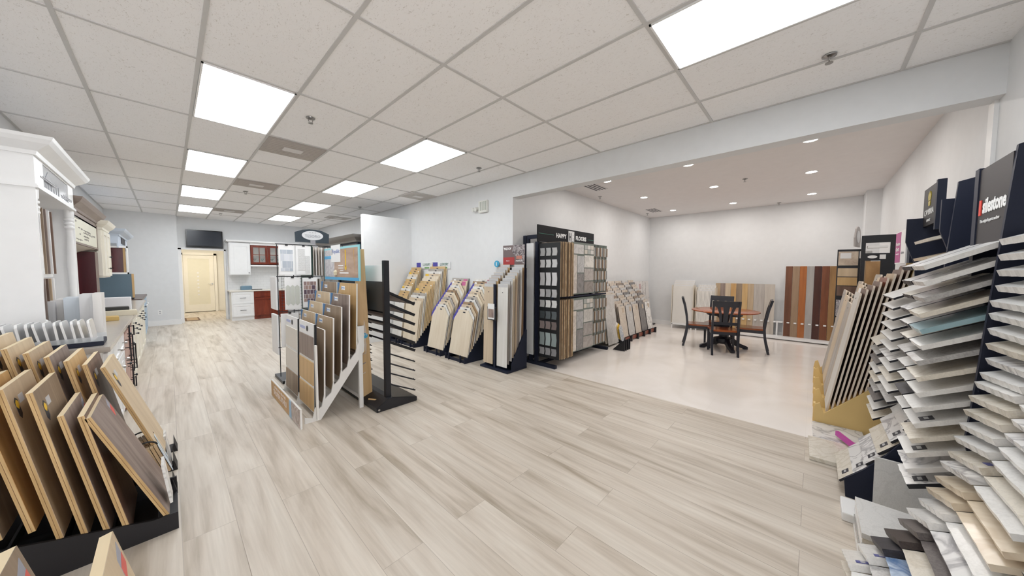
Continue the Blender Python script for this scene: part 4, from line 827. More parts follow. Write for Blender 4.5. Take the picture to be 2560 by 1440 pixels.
def mosaic(name, c1, c2, w, hgt, mortar=(0.8, 0.8, 0.8)):
    if name in MC: return MC[name]
    m, tt, b = nt(name, 0.2)
    co = tt.nodes.new('ShaderNodeTexCoord'); sp = tt.nodes.new('ShaderNodeSeparateXYZ'); cb = tt.nodes.new('ShaderNodeCombineXYZ'); tt.links.new(co.outputs['Object'], sp.inputs[0]); tt.links.new(sp.outputs['X'], cb.inputs['X']); tt.links.new(sp.outputs['Z'], cb.inputs['Y'])
    br = tt.nodes.new('ShaderNodeTexBrick'); br.inputs['Scale'].default_value = 1; br.inputs['Brick Width'].default_value = w; br.inputs['Row Height'].default_value = hgt; br.inputs['Mortar Size'].default_value = 0.0015
    br.inputs['Color1'].default_value = rgb(c1); br.inputs['Color2'].default_value = rgb(c2); br.inputs['Mortar'].default_value = rgb(mortar)
    tt.links.new(cb.outputs[0], br.inputs['Vector']); tt.links.new(br.outputs['Color'], b.inputs['Base Color']); MC[name] = m; return m
def mosaic_board(lab, x, z, w, hgt, kind, y=YT, nm='mosaic_board'):
    o = thing(nm, lab, 'sample board', (x, y, z), 0, 'mosaic boards of the wing display')
    p = MB().box(-w / 2, w / 2, -0.012, -0.004, 0, hgt).build('card', PAPER, o, bevel=0.002)
    if kind == 'picket':
        for k in range(3):
            cx = -0.052 + k * 0.052; MB().prism([(cx - .024, .08), (cx, .055), (cx + .024, .08), (cx + .024, .30), (cx, .325), (cx - .024, .30)], 'y', -0.016, -0.012).build('tile', plain('pale_sage_tile', (0.60, 0.62, 0.57), 0.2), p)
    elif kind == 'steel': MB().box(-w * .38, w * .38, -0.016, -0.012, 0.05, hgt - .06).build('mosaic_sheet', mosaic('steel_mosaic', (0.40, 0.45, 0.52), (0.85, 0.86, 0.9), 0.05, 0.09), p)
    elif kind == 'grey': MB().box(-w * .36, w * .08, -0.016, -0.012, 0.06, hgt - .04).box(w * .1, w * .4, -0.016, -0.012, 0.02, hgt - .13).build('mosaic_sheet', mosaic('light_grey_mosaic', (0.50, 0.50, 0.49), (0.62, 0.62, 0.61), 0.012, 0.012), p)
    elif kind == 'brown': MB().box(-w * .42, w * .42, -0.016, -0.012, 0.08, hgt - .05).build('mosaic_sheet', mosaic('plum_mosaic', (0.10, 0.07, 0.10), (0.40, 0.28, 0.24), 0.04, 0.06), p)
    MB().box(-0.014, 0.014, -0.02, -0.004, hgt - 0.008, hgt + 0.014).build('clip', BLACK, o)
    return o
mosaic_board('white board with shiny steel and white mosaic, top left of the wing display', 1.055, 1.44, 0.175, 0.385, 'steel')
mosaic_board('white board with light grey mosaic strips, top row beside the green post', 1.245, 1.44, 0.175, 0.385, 'grey')
mosaic_board('white board with three pale picket tiles, middle row of the wing display', 1.11, 0.985, 0.175, 0.42, 'picket')
mosaic_board('white board with plum and brown mosaic, middle row of the wing display', 1.31, 1.0, 0.175, 0.40, 'brown')
mosaic_board('plain white board at the bottom left of the wing display', 1.07, 0.50, 0.20, 0.44, 'none')
for i, (z, hh) in enumerate([(0.985, 0.43), (0.40, 0.52)]):
    o = MB().box(0.935, 0.965, YT + 0.02, YT + 0.35, z, z + hh).build('side_wing_board', PAPER, None, bevel=0.004); tag(o, 'white rounded wing board on the outer left side of the wing display, %s' % ('middle row', 'bottom row')[i], 'sample board')
for k in range(7):
    o = MB().box(-0.004, 0.004, -0.32, 0, 0, 0.39).build('wing_board', plain('wing_white', (0.74, 0.72, 0.70), 0.5) if k % 2 else plain('wing_beige', (0.62, 0.56, 0.50), 0.5), None, loc=(1.40 + k * 0.024, YT + 0.33, 1.43), rot=(0, 0, -0.10 + 0.03 * k)); tag(o, 'edge-on hanging wing board right of the green post, %s from the post' % ORD[k], 'sample board', 'edge-on wing boards of the wing display')
for k in range(4):
    o = MB().box(-0.004, 0.004, -0.28, 0, 0, 0.38).build('wing_board', plain('wing_beige', (0.62, 0.56, 0.50), 0.5), None, loc=(1.46 + k * 0.03, YT + 0.33, 1.0), rot=(0, 0, -0.35)); tag(o, 'edge-on wing board beside the plum mosaic board, middle row, %s from the left' % ORD[k], 'sample board', 'edge-on wing boards of the wing display')
# ================================================================ stepped plank racks along the right wall
KR = wood('kraft_board', (0.50, 0.34, 0.15), (0.64, 0.46, 0.24), 0.6, (4, 4, 1.5))
PALEK = {
 'cream': wood('plank_cream', (0.68, 0.58, 0.44), (0.78, 0.69, 0.56), 0.4), 'white-washed': wood('plank_whitewash', (0.66, 0.64, 0.60), (0.80, 0.79, 0.77), 0.4),
 'beige': wood('plank_beige', (0.55, 0.44, 0.31), (0.68, 0.56, 0.42), 0.4), 'grey': wood('plank_grey', (0.34, 0.31, 0.28), (0.50, 0.46, 0.42), 0.4),
 'brown': wood('plank_brown', (0.24, 0.15, 0.08), (0.40, 0.27, 0.16), 0.4), 'golden': OAKS['golden oak'], 'kraft': KR}
DKEDGE = plain('dark_board_edge', (0.05, 0.04, 0.05), 0.5)
def rack_row(lab, cy, n, x0, z0, dx, dz, w, h, lean, seq, shape, drift=0.0, style='violet', hgt_top=None, group=''):
    """one column of boards facing -X, first board in front"""
    side = 0.26
    r = thing('stepped_sample_rack', lab + ' rack body', 'display rack', (x0, cy, 0), -PI / 2)
    L = dx * n + 0.10
    pr = [(-0.07, 0), (-0.07, 0.10), (0.0, 0.08), (L - 0.05, z0 + dz * n + 0.1), (L, z0 + dz * n + 0.1), (L, 0)]
    for s in (-1, 1): MB().prism(pr, 'x', s * (w / 2 + 0.012) - 0.006, s * (w / 2 + 0.012) + 0.006).build('side_panel', NAVY, r)
    MB().box(-w / 2, w / 2, -0.055, -0.045, 0.0, 0.05).build('front_rail', NAVY, r)
    for s in (-0.30, 0.32): MB().prism([(-0.085, 0.0), (-0.085, 0.12), (-0.06, 0.12), (-0.05, 0.03), (-0.02, 0.03), (-0.02, 0)], 'x', s * w - 0.006, s * w + 0.006).build('front_hook', NAVY, r)
    r['label'] = lab + ', its dark stepped body'
    for i in range(n):
        k = seq[i % len(seq)]; sh = shape(i)
        me = board_mesh('plank_board', w, h, 0.009, PALEK[k], DKEDGE if (k in ('grey', 'brown') or i % 3 == 1) and style == 'violet' else CREAM, 'rect')
        if sh == 'arrow':
            me = MB().prism([(-w / 2, 0), (w / 2, 0), (w / 2, h * 0.80), (w * 0.22, h * 0.975), (w * 0.22, h), (-w / 2 + 0.07, h), (-w / 2, h - 0.16)] if True else [], 'y', 0, 0.009, 1, 0).mesh('plank_board', [PALEK[k], DKEDGE if i % 3 == 1 else CREAM])
        o = thing('plank_sample_board', '%s plank board, %s from the front in %s' % (k, ORD[i], group), 'sample board', (x0 + dx * i, cy + drift * i, z0 + dz * i), -PI / 2, 'boards in ' + group)
        p = inst('panel', me, o, rot=(-lean, 0, 0))
        if style == 'violet':
            if sh == 'arrow': MB().prism([(-w / 2 - 0.03, h - 0.20), (-w / 2 - 0.03, h - 0.12), (-w / 2 + 0.05, h + 0.005), (-w / 2 + 0.085, h + 0.005), (-w / 2 + 0.08, h - 0.04), (-w / 2 + 0.005, h - 0.155)], 'y', -0.001, 0.004).build('printed_strip', VIOLETP, p)
            if sh == 'top': MB().box(w * 0.2, w * 0.42, -0.002, 0, h - 0.09, h - 0.015).build('pink_tag', plain('magenta_tag', (0.55, 0.12, 0.28), 0.5), p); MB().cyl((-w * .33, -.002, h - .05), (-w * .33, 0, h - .05), 0.035, 18).build('round_tag', PAPER, p)
        else:
            if i in (6, 12): MB().box(-w * 0.47, -w * 0.25, -0.002, 0, h - 0.07, h - 0.01).build('yellow_tag', YELP, p)
            if i in (5, 8, 13): MB().cyl((w * .35, -.002, h - .05), (w * .35, 0, h - .05), 0.022, 14).build('round_tag', PAPER, p)
        MB().prism([(-0.03, h - 0.05), (0.03, h - 0.05), (0.03, h - 0.03), (-0.03, h - 0.03)], 'y', -0.0015, 0).build('handle_hole', INK, p)
rack_row('first navy rack of plank boards beside the plank stand', 4.32, 13, 3.28, 0.09, 0.0275, 0.044, 0.50, 0.76, 0.20, ['cream', 'white-washed', 'beige', 'brown', 'white-washed', 'grey', 'cream', 'beige'], lambda i: 'arrow' if i < 11 else 'top', -0.010, group='the navy rack beside the plank stand')
rack_row('second navy rack of plank boards from the plank stand', 5.00, 13, 3.28, 0.09, 0.0275, 0.044, 0.50, 0.76, 0.20, ['cream', 'white-washed', 'cream', 'beige', 'grey', 'beige', 'cream', 'brown'], lambda i: 'arrow' if i < 11 else 'top', -0.012, group='the second navy rack from the plank stand')
rack_row('third rack with cream front board and kraft backs', 5.92, 17, 3.28, 0.08, 0.025, 0.049, 0.54, 0.78, 0.12, ['cream', 'cream', 'beige', 'white-washed', 'grey', 'kraft', 'kraft', 'kraft', 'golden', 'kraft'], lambda i: 'rect', -0.022, style='yellow', group='the third rack, nearer half')
rack_row('fourth rack of white and kraft boards against the partition', 6.415, 15, 3.26, 0.10, 0.026, 0.050, 0.40, 0.78, 0.12, ['white-washed', 'cream', 'kraft', 'golden', 'kraft'], lambda i: 'rect', -0.004, style='yellow', group='the narrow rack by the partition')
for k, (y, a) in enumerate([(6.12, 'left'), (5.48, 'right')]):
    t = thing('rack_header', '%s small blue and white header card on top of the kraft board rack' % a, 'sign', (3.765, y, 1.545), -PI / 2, 'header cards above the kraft boards')
    MB().box(-0.30, 0.30, 0, 0.01, 0, 0.13).build('card', plain('header_white', (0.78, 0.79, 0.80), 0.5), t); MB().box(-0.30, -0.13, -0.002, 0, 0.0, 0.13).build('blue_block', VIOLETP, t)
    text('lettering', 'LUXURY', 0.075, plain('green_grey_ink', (0.12, 0.25, 0.2), 0.5), t, (0.10, -0.004, 0.085)); MB().box(0.02, 0.2, -0.002, 0, 0.005, 0.035).build('green_line', plain('leaf_green', (0.2, 0.4, 0.15), 0.5), t)
# ================================================================ tall plank stand
t = thing('plank_stand', 'dark floor stand holding two columns of tall plank samples beside the side room opening', 'display rack', (0, 0, 0))
MB().box(3.32, 3.76, 3.20, 3.80, 0, 0.03).build('base', NAVY, t, bevel=0.003)
for y_ in (3.205, 3.78): MB().prism([(3.42, 0.03), (3.42, 0.12), (3.72, 0.60), (3.76, 0.60), (3.76, 0.03)], 'y', y_, y_ + 0.015).build('cheek_panel', NAVY, t)
MB().box(3.355, 3.385, 3.49, 3.53, 0.03, 1.30).build('centre_post', NAVY, t); MB().box(3.735, 3.755, 3.21, 3.79, 0.03, 1.55).build('back_panel', NAVY, t)
for c, (cy, seq) in enumerate([(3.66, ['beige', 'grey', 'golden', 'brown', 'cream', 'grey', 'beige', 'golden']), (3.36, ['white-washed', 'grey', 'white-washed', 'cream', 'beige', 'grey', 'white-washed', 'brown'])]):
    for i in range(8):
        k = seq[i]; h = 1.24
        me = board_mesh('tall_plank', 0.21, h, 0.008, PALEK[k], PALEK[k] if i % 2 == 0 else DKEDGE)
        o = thing('tall_plank_sample', '%s tall plank sample, %s from the front, %s column of the dark plank stand' % (k, ORD[i], ('left', 'right')[c]), 'plank sample', (3.36 + 0.045 * i, cy - 0.006 * i, 0.07 + 0.042 * i), -PI / 2, 'tall planks in the dark stand')
        p = inst('panel', me, o, rot=(-0.02, 0, 0))
        MB().box(-0.1, 0.1, -0.0015, 0, h - 0.05, h - 0.004).build('label_strip', plain('grey_label_strip', (0.55, 0.55, 0.56), 0.5), p); MB().cyl((0, -.002, h - .13), (0, 0, h - .13), 0.008, 10).build('hole', INK, p)
t = thing('header_sign', 'square grey and red header sign above the dark plank stand', 'sign', (3.745, 3.47, 1.60), -PI / 2)
MB().box(-0.23, 0.23, -0.01, 0.002, 0, 0.31).build('panel', plain('sign_mauve_grey', (0.17, 0.125, 0.125), 0.5), t)
MB().prism([(0.0, 0.31), (0.23, 0.31), (0.23, 0.0), (0.12, 0.08), (-0.03, 0.20)], 'y', -0.011, -0.01).build('texture_photo', stone('sign_grey_texture', (0.14, 0.12, 0.13), (0.50, 0.46, 0.47), 0.10, 14), t)
MB().box(-0.225, 0.02, -0.012, -0.01, 0.0, 0.12).build('red_block', plain('sign_red', (0.42, 0.04, 0.04), 0.5), t); MB().box(0.06, 0.18, -0.012, -0.01, 0.09, 0.14).build('red_tag', plain('sign_brick', (0.5, 0.2, 0.15), 0.5), t)
text('lettering', 'ADO', 0.055, PAPER, t, (-0.13, -0.014, 0.255), bold=0.002); text('lettering', 'PORTICA', 0.032, PAPER, t, (0.12, -0.014, 0.06), bold=0.001); text('lettering', 'fusion', 0.03, PAPER, t, (-0.12, -0.014, 0.065))
MB().prism([(-0.215, 0.275), (-0.19, 0.275), (-0.19, 0.235)], 'y', -0.013, -0.011).prism([(-0.045, 0.275), (-0.07, 0.275), (-0.07, 0.235)], 'y', -0.013, -0.011).build('logo_wing', PAPER, t)
t = thing('brochure_holder', 'small black brochure holder hung on the post of the dark plank stand', 'brochure holder', (3.345, 3.535, 0.76), -PI / 2)
MB().box(-0.085, 0.085, -0.03, 0.0, 0, 0.20).build('holder', BLACK, t); MB().box(-0.07, 0.07, -0.036, -0.03, 0.015, 0.25).build('brochure', PAPER, t); MB().box(-0.06, 0.06, -0.038, -0.036, 0.04, 0.17).build('picture', wood('brochure_picture', (0.12, 0.08, 0.10), (0.4, 0.3, 0.25), 0.4, (20, 20, 6)), t)
o = MB().cyl((3.74, 3.86, 1.62), (3.755, 3.86, 1.62), 0.055, 24).build('round_blue_sign', plain('sky_blue_sign', (0.06, 0.38, 0.62), 0.4)); tag(o, 'small round blue sign with a white mark, left of the grey and red header sign', 'sign')
q = MB().box(3.735, 3.74, 3.852, 3.868, 1.59, 1.65).build('white_mark', PAPER, o)
# ================================================================ tile wing rack in the opening (HAPPY FLOORS header)
FH = NAVY
t = thing('tile_wing_rack', 'large black tile wing rack with white-lettered black header at the side room opening', 'display rack', (0, 0, 0))
MB().box(3.98, 5.74, 3.18, 3.20, 1.97, 2.235).build('header_board', plain('header_black', (0.010, 0.010, 0.013), 0.55, spec=0.2), t)
hb = [o for o in t.children if o.name.startswith('header_board')][0]
text('lettering', 'HAPPY', 0.10, PAPER, hb, (4.62, 3.178, 2.10), bold=0.004); text('lettering', 'FLOORS', 0.10, PAPER, hb, (5.26, 3.178, 2.10), bold=0.004)
MB().box(4.83, 5.02, 3.172, 3.18, 2.0, 2.21).build('logo_plate', plain('logo_silver', (0.6, 0.6, 0.6), 0.4), hb)
text('lettering', 'H', 0.19, INK, hb, (4.885, 3.170, 2.10), sx=0.55, bold=0.003); text('lettering', 'F', 0.19, PAPER, hb, (4.97, 3.170, 2.10), sx=0.6, bold=0.003)
MB().box(4.0, 4.40, 3.176, 3.18, 2.098, 2.104).box(5.5, 5.72, 3.176, 3.18, 2.098, 2.104).build('green_line', plain('teal_line', (0.05, 0.22, 0.16), 0.4), hb)
for (x, y) in ((4.02, 3.22), (5.72, 3.22)): MB().box(x - 0.025, x + 0.025, y - 0.025, y + 0.025, 0.03, 1.97).build('post', FH, t)
MB().prism([(3.30, 0.03), (3.36, 0.03), (3.42, 2.08), (3.20, 2.08), (3.20, 2.02), (3.38, 2.02)], 'x', 4.0, 4.04).box(4.0, 4.04, 3.44, 3.50, 0.03, 2.08).build('side_frame', FH, t)
MB().box(3.99, 4.05, 2.84, 3.50, 0.0, 0.05).build('foot', FH, t); MB().box(5.69, 5.75, 2.84, 3.50, 0.0, 0.05).build('foot', FH, t); MB().box(4.05, 5.69, 3.17, 3.21, 0.0, 0.04).build('bottom_rail', FH, t); MB().box(4.05, 5.69, 3.44, 3.48, 0.02, 0.06).build('back_rail', FH, t)
MB().box(4.05, 5.69, 3.24, 3.255, 0.12, 1.97).build('back_panel', plain('back_panel_black', (0.02, 0.022, 0.025), 0.6), t)
MB().box(4.0, 4.7, 2.9, 2.93, 1.075, 1.10).box(4.42, 5.66, 2.86, 2.88, 1.075, 1.10).build('middle_rail', FH, t)
tag(MB().box(3.99, 4.0, 3.27, 3.42, 0.15, 1.95).build('white_side_card', PAPER), 'tall white card standing inside the open side frame of the tile wing rack', 'card')
# side page with small tile samples on it, seen from the left
pg = thing('wing_page', 'black end page of the tile wing rack covered with small tile samples', 'wing page', (4.03, 2.99, 0.14), -PI / 2)
MB().box(-0.20, 0.20, 0, 0.012, 0, 1.80).build('page_frame', plain('page_black', (0.015, 0.016, 0.018), 0.5), pg)
rr = random.Random(11)
rows = [(1.60, .12, 3, (0.5, 0.5, 0.5)), (1.42, .12, 3, (0.75, 0.75, 0.76)), (1.14, .20, 3, (0.8, 0.8, 0.82)), (0.96, .12, 3, (0.7, 0.7, 0.72)), (0.80, .11, 3, (0.8, 0.8, 0.8)), (0.62, .12, 3, (0.12, 0.14, 0.15)), (0.46, .12, 3, (0.3, 0.25, 0.24)), (0.20, .20, 3, (0.5, 0.6, 0.6)), (0.05, .11, 3, (0.5, 0.5, 0.52))]
for z, hh, n, c in rows:
    for k in range(n):
        q_ = rr.uniform(0.6, 1.12); cc = tuple(min(0.85, max(0.02, v * q_)) for v in c)
        MB().prism([(-0.17 + k * .115, z), (-0.085 + k * .115, z), (-0.075 + k * .115, z + hh * .5), (-0.085 + k * .115, z + hh), (-0.17 + k * .115, z + hh), (-0.16 + k * .115, z + hh * .5)], 'y', -0.012, 0).build('tile_chip', plain('chip_%.1f_%d' % (z, k), cc, 0.2), pg)
for k in range(11):
    x = 4.075 + k * 0.032
    for j, (z, hh) in enumerate(((1.11, 0.84), (0.14, 0.92))):
        o = MB().box(-0.007, 0.007, -0.36 - 0.02 * (k % 3), 0, 0, hh, 0).box(-0.008, 0.008, -0.365 - 0.02 * (k % 3), -0.36 - 0.02 * (k % 3), 0, hh, 1).build('wing_page', [OAKS['grey-brown oak'], wood('page_edge_tan', (0.30, 0.18, 0.09), (0.62, 0.48, 0.30), 0.5, (3, 3, 7))], None, loc=(x, 3.17, z), rot=(0, 0, rr.uniform(-.02, .02)))
        tag(o, 'edge-on brown wing page of the tile wing rack, %s row, %s from the left' % (('upper', 'lower')[j], ORD[k]), 'wing page', 'edge-on brown wing pages')
def chart_page(lab, x, y, z, w, h, rz, seed, grp):
    o = thing('wing_page', lab, 'wing page', (x, y, z), rz, grp)
    MB().box(0, w, -0.008, 0.008, 0, h).build('page_frame', plain('page_grey_green', (0.16, 0.19, 0.17), 0.5), o)
    r2 = random.Random(seed)
    cells = [(0.01, 0.50, 0.78, 0.96, (0.62, 0.61, 0.60)), (0.01, 0.22, 0.02, 0.76, (0.64, 0.59, 0.54)), (0.24, 0.52, 0.42, 0.74, (0.50, 0.50, 0.50)), (0.24, 0.52, 0.02, 0.40, (0.26, 0.25, 0.25)), (0.54, 0.97, 0.52, 0.76, (0.70, 0.68, 0.64)), (0.54, 0.97, 0.26, 0.50, (0.45, 0.42, 0.40)), (0.54, 0.97, 0.02, 0.24, (0.38, 0.35, 0.33))]
    for (a, b, c, d, col) in cells:
        q_ = r2.uniform(0.88, 1.1); cc = tuple(v * q_ for v in col)
        MB().box(a * w, b * w, -0.013, -0.008, c * h, d * h).build('tile', stone('chart_%d_%.2f_%.2f' % (seed, a, c), cc, tuple(v * 0.8 for v in cc), 0.08, 5), o)
    for q in range(3):
        for s_ in range(2): MB().box((0.54 + q * .145) * w, (0.67 + q * .145) * w, -0.013, -0.008, (0.79 + s_ * .09) * h, (0.87 + s_ * .09) * h).build('tile', plain('chart_small_%d' % ((q + s_) % 3), [(0.6, 0.56, 0.5), (0.4, 0.42, 0.4), (0.65, 0.63, 0.6)][(q + s_) % 3], 0.3), o)
    return o
chart_page('upper open wing page showing a chart of grey and beige tiles', 4.46, 2.87, 1.12, 0.70, 0.86, -0.02, 5, 'open tile chart pages')
chart_page('lower open wing page with pale tiles and small room pictures', 4.46, 2.87, 0.16, 0.70, 0.90, -0.02, 8, 'open tile chart pages')
for k in range(12):
    x = 5.19 + k * 0.037
    for j, (z, hh) in enumerate(((1.12, 0.86), (0.16, 0.90))):
        o = MB().box(-0.007, 0.007, -0.36, 0, 0, hh, 0)
        for q in range(4): o.box(-0.012, -0.007, -0.355, -0.04, 0.02 + (q + 0.3 * (k % 3)) * hh / 5, 0.01 + (q + 0.3 * (k % 3) + 0.85) * hh / 5, 1 + (q * 2 + k) % 3).box(-0.007, 0.007, -0.372 - 0.004 * (k % 2), -0.36, 0.02 + q * hh / 4.1, 0.01 + (q + 0.8) * hh / 4.1, 1 + (q + k * 2) % 3)
        o = o.build('wing_page', [plain('page_grey_green', (0.16, 0.19, 0.17), 0.5), plain('fan_beige', (0.70, 0.66, 0.60), 0.3), plain('fan_brown', (0.30, 0.20, 0.13), 0.3), plain('fan_grey', (0.42, 0.42, 0.42), 0.3)], None, loc=(x, 3.22, z), rot=(0, 0, -0.05 + 0.02 * k))
        tag(o, 'fanned tile wing page right of the open chart, %s row, %s from the left' % (('upper', 'lower')[j], ORD[k]), 'wing page', 'fanned tile wing pages')
# ================================================================ stone sample racks along the front wall (right side of the photo)
ST_ = {
 'white quartz': stone('quartz_white', (0.80, 0.79, 0.77), (0.74, 0.73, 0.71), 0.04, 5, 0.06),
 'cream quartz': stone('quartz_cream', (0.76, 0.71, 0.62), (0.66, 0.60, 0.50), 0.05, 5, 0.08),
 'white marble': stone('marble_grey_vein', (0.78, 0.77, 0.76), (0.42, 0.41, 0.42), 0.045, 4),
 'grey quartz': stone('quartz_grey', (0.46, 0.45, 0.44), (0.38, 0.37, 0.36), 0.05, 5, 0.15),
 'beige travertine': stone('travertine', (0.62, 0.50, 0.36), (0.72, 0.62, 0.48), 0.2, 6),
 'dark brown granite': stone('granite_brown', (0.030, 0.018, 0.018), (0.05, 0.034, 0.03), 0.2, 12, 0.3, 0.5),
 'black granite': stone('granite_black', (0.010, 0.010, 0.018), (0.025, 0.025, 0.04), 0.1, 12, 0.3, 0.5),
 'taupe granite': stone('granite_taupe', (0.10, 0.085, 0.082), (0.14, 0.12, 0.115), 0.2, 12, 0.3, 0.45),
 'teal-edged glass': plain('teal_glass', (0.30, 0.45, 0.50), 0.15),
 'blue marble': stone('marble_blue', (0.42, 0.52, 0.66), (0.08, 0.16, 0.32), 0.12, 6),
}
SLABM = {}
def slab(lab, x0, w, yf, zf, d, pitch, roll, kind, t=0.02, grp=None, name='stone_sample', chip=True, dark=False, tagp=0):
    """near-front corner at (x0, yf, zf); width runs to +x, depth to -y and up"""
    key = (round(w, 3), round(d, 3), kind, t, chip, dark)
    if key not in SLABM:
        if chip:
            n = 9; rr = random.Random(len(SLABM))
            fr = [(w * k / n, 0.0016 * rr.uniform(-1, 1)) for k in range(n + 1)]
        else: fr = [(0, 0), (w, 0)]
        pts = [(a, -b) for a, b in fr] + [(w, -d), (0, -d)]
        m = MB().prism(pts, 'z', -t, 0, 1, 0)
        SLABM[key] = m.mesh(name, [ST_[kind], BLACK if dark else ST_[kind]], bevel=0.0)
    o = inst(name, SLABM[key], None, (x0, yf, zf), (-pitch, roll, 0))
    tag(o, lab, 'stone sample', grp)
    if tagp:
        q = MB().box(w * .12, w * .12 + 0.05, -0.075, -0.03, 0.0005, 0.0015, 0).box(w * .12 + .01, w * .12 + .04, -0.06, -.045, 0.0015, 0.002, 1).build('label_tag', [INK if tagp == 1 else plain('indigo_tag', (0.07, 0.08, 0.30), 0.5), plain('tag_grey', (0.45, 0.45, 0.45), 0.5)], o)
    return o
# side cheeks
c1 = [(-0.86, 0), (-0.21, 0.0), (-0.20, .12), (-.28, .21), (-0.36, .32), (-0.46, .5), (-0.53, .8), (-0.60, 1.2), (-0.57, 1.57), (-0.52, 1.74), (-0.52, 1.92), (-0.86, 1.92)]
c2 = [(-0.86, 0), (-0.66, 0.0), (-0.64, .35), (-.54, .60), (-0.49, .78), (-0.50, .92), (-0.52, 1.3), (-0.54, 1.65), (-0.56, 2.0), (-0.86, 2.08)]
def stone_rack(name, lab, xa, xb, cnear, cfar, sign, nm=1):
    t = thing('stone_sample_rack', lab, 'display rack', (0, 0, 0))
    MB().prism(cnear, 'x', xa, xa + 0.02).build('side_panel', NAVY, t)
    MB().prism(cfar, 'x', xb - 0.02, xb).build('side_panel', NAVY, t)
    MB().box(xa + 0.02, xb - 0.02, -0.865, -0.85, 0.0, 1.92).build('back_panel', NAVY, t)
    MB().box(xa + 0.02, xb - 0.02, -0.84, -0.62, 0.0, 0.05).build('bottom_panel', NAVY, t)
    return t
c1f = [(-0.86, 0), (-0.60, 0.0), (-0.60, 1.2), (-0.57, 1.57), (-0.52, 1.74), (-0.52, 1.92), (-0.86, 1.92)]
r1 = stone_rack('r1', 'dark navy stone sample rack with the gold-crested sign, farthest of the row', 3.05, 4.02, c1, c1f, None)
r2 = stone_rack('r2', 'dark navy stone sample rack with the red and white sign, middle of the row', 2.27, 3.0, c2, c2, None)
def rails(t, xa, xb, zs_, yf):
    for z in zs_: MB().box(xa, xb, yf - 0.14, yf - 0.12, z - 0.0, z + 0.02).build('shelf_rail', BLACK, t)
# signs
def box_sign(t, x0, x1, y, z0, z1):
    b = MB().box(x0, x1, y - 0.02, y, z0, z1).build('sign_board', plain('sign_charcoal', (0.040, 0.036, 0.038), 0.5, spec=0.3), t)
    MB().box(x0 - 0.035, x0, y - 0.035, y + 0.005, z0 - 0.05, z1 + 0.01).build('sign_post', NAVY, t)
    return b
b = box_sign(r1, 3.66, 4.02, -0.60, 1.85, 2.13)
text('lettering', 'CAMBRIA', 0.062, PAPER, b, (3.84, -0.598, 1.945), (PI / 2, 0, PI)); text('lettering', 'QUARTZ', 0.025, PAPER, b, (3.84, -0.598, 1.885), (PI / 2, 0, PI))
MB().prism([(3.81, 2.03), (3.87, 2.03), (3.88, 2.06), (3.87, 2.09), (3.86, 2.07), (3.84, 2.10), (3.82, 2.07), (3.81, 2.09), (3.80, 2.06)], 'y', -0.60, -0.597).prism([(3.82, 1.99), (3.86, 1.99), (3.87, 2.025), (3.81, 2.025)], 'y', -0.60, -0.597).build('gold_crest', plain('gold_crest', (0.50, 0.40, 0.05), 0.4, 0.5), b)
b = MB().box(2.29, 2.63, -0.575, -0.555, 1.62, 1.98).build('sign_board', plain('sign_charcoal', (0.040, 0.036, 0.038), 0.5, spec=0.3), r2)
MB().box(2.63, 2.68, -0.66, -0.55, 1.0, 1.99).build('sign_post', NAVY, r2)
text('lettering', 'silestone', 0.088, PAPER, b, (2.44, -0.553, 1.80), (PI / 2, 0, PI), bold=0.003, sx=0.80); MB().box(2.585, 2.61, -0.555, -0.552, 1.765, 1.835).build('red_mark', plain('bright_red', (0.75, 0.05, 0.03), 0.5), b)
text('lettering', 'The original quartz surface', 0.02, PAPER, b, (2.48, -0.553, 1.735), (PI / 2, 0, PI))
kin = list(ST_)
# R2: three samples per level, near side faces the camera
ks = ['white quartz', 'white quartz', 'grey quartz', 'cream quartz', 'teal-edged glass', 'white quartz', 'grey quartz', 'cream quartz', 'white quartz', 'white quartz', 'white quartz', 'cream quartz', 'white quartz', 'white marble', 'white marble', 'black granite', 'white marble']
for i in range(15):
    z = 1.53 - i * 0.072
    for c in range(2 if i < 11 else 1):
        k = ks[i] if c == 0 else ks[(i * 3 + c * 5) % len(ks)]
        lab = '%s slab sample in the middle stone rack, %s level from the top, %s' % (k, ORD[i], ('near', 'far')[c] + ' one')
        slab(lab, 2.30 + c * 0.235, 0.215, -0.35 + (0.01 if i > 10 else 0) - 0.004 * (i % 3), z, 0.25, 0.47, 0, k, 0.021, 'slab samples of the middle stone rack', dark=(c > 0 or k.startswith('black') or i > 13), tagp=1 if (i > 8 and i % 2 == 0 and c == 0) else 0)
rails(r2, 2.29, 2.98, [1.60 - i * 0.144 for i in range(9)], -0.42)
# R1 column of paired samples
k1 = ['white quartz'] * 6 + ['white marble', 'white quartz', 'cream quartz', 'white quartz', 'grey quartz']
for i in range(11):
    z = 1.34 - i * 0.066
    slab('%s sample of the farthest stone rack, %s from the top of its near column' % (k1[i], ORD[i]), 3.08, 0.44, -0.365, z, 0.22, 0.50, 0, k1[i], 0.012, 'near column of the farthest stone rack', chip=False, dark=True)
for i in range(9):
    k = ['cream quartz', 'grey quartz', 'taupe granite', 'white quartz'][i % 4]; z = 0.96 - i * 0.07
    slab('%s sample of the farthest stone rack, %s from the top of its far column' % (k, ORD[i]), 3.58, 0.38, -0.36, z, 0.20, 0.6, 0, k, 0.012, 'far column of the farthest stone rack', chip=False, dark=True)
for i, z in enumerate([1.78, 1.66, 1.52]):
    slab('%s on the upper shelves under the gold-crested sign, %s from the top' % (['yellowish stone sample', 'brown stone sample', 'dark stone sample'][i], ORD[i]), 3.30, 0.40, -0.52, z - 0.06, 0.2, 0.3, 0, ['cream quartz', 'beige travertine', 'taupe granite'][i], 0.02, None, chip=False)
rails(r1, 3.07, 4.0, [1.4, 1.2, 1.0, 0.8, 0.6], -0.42)
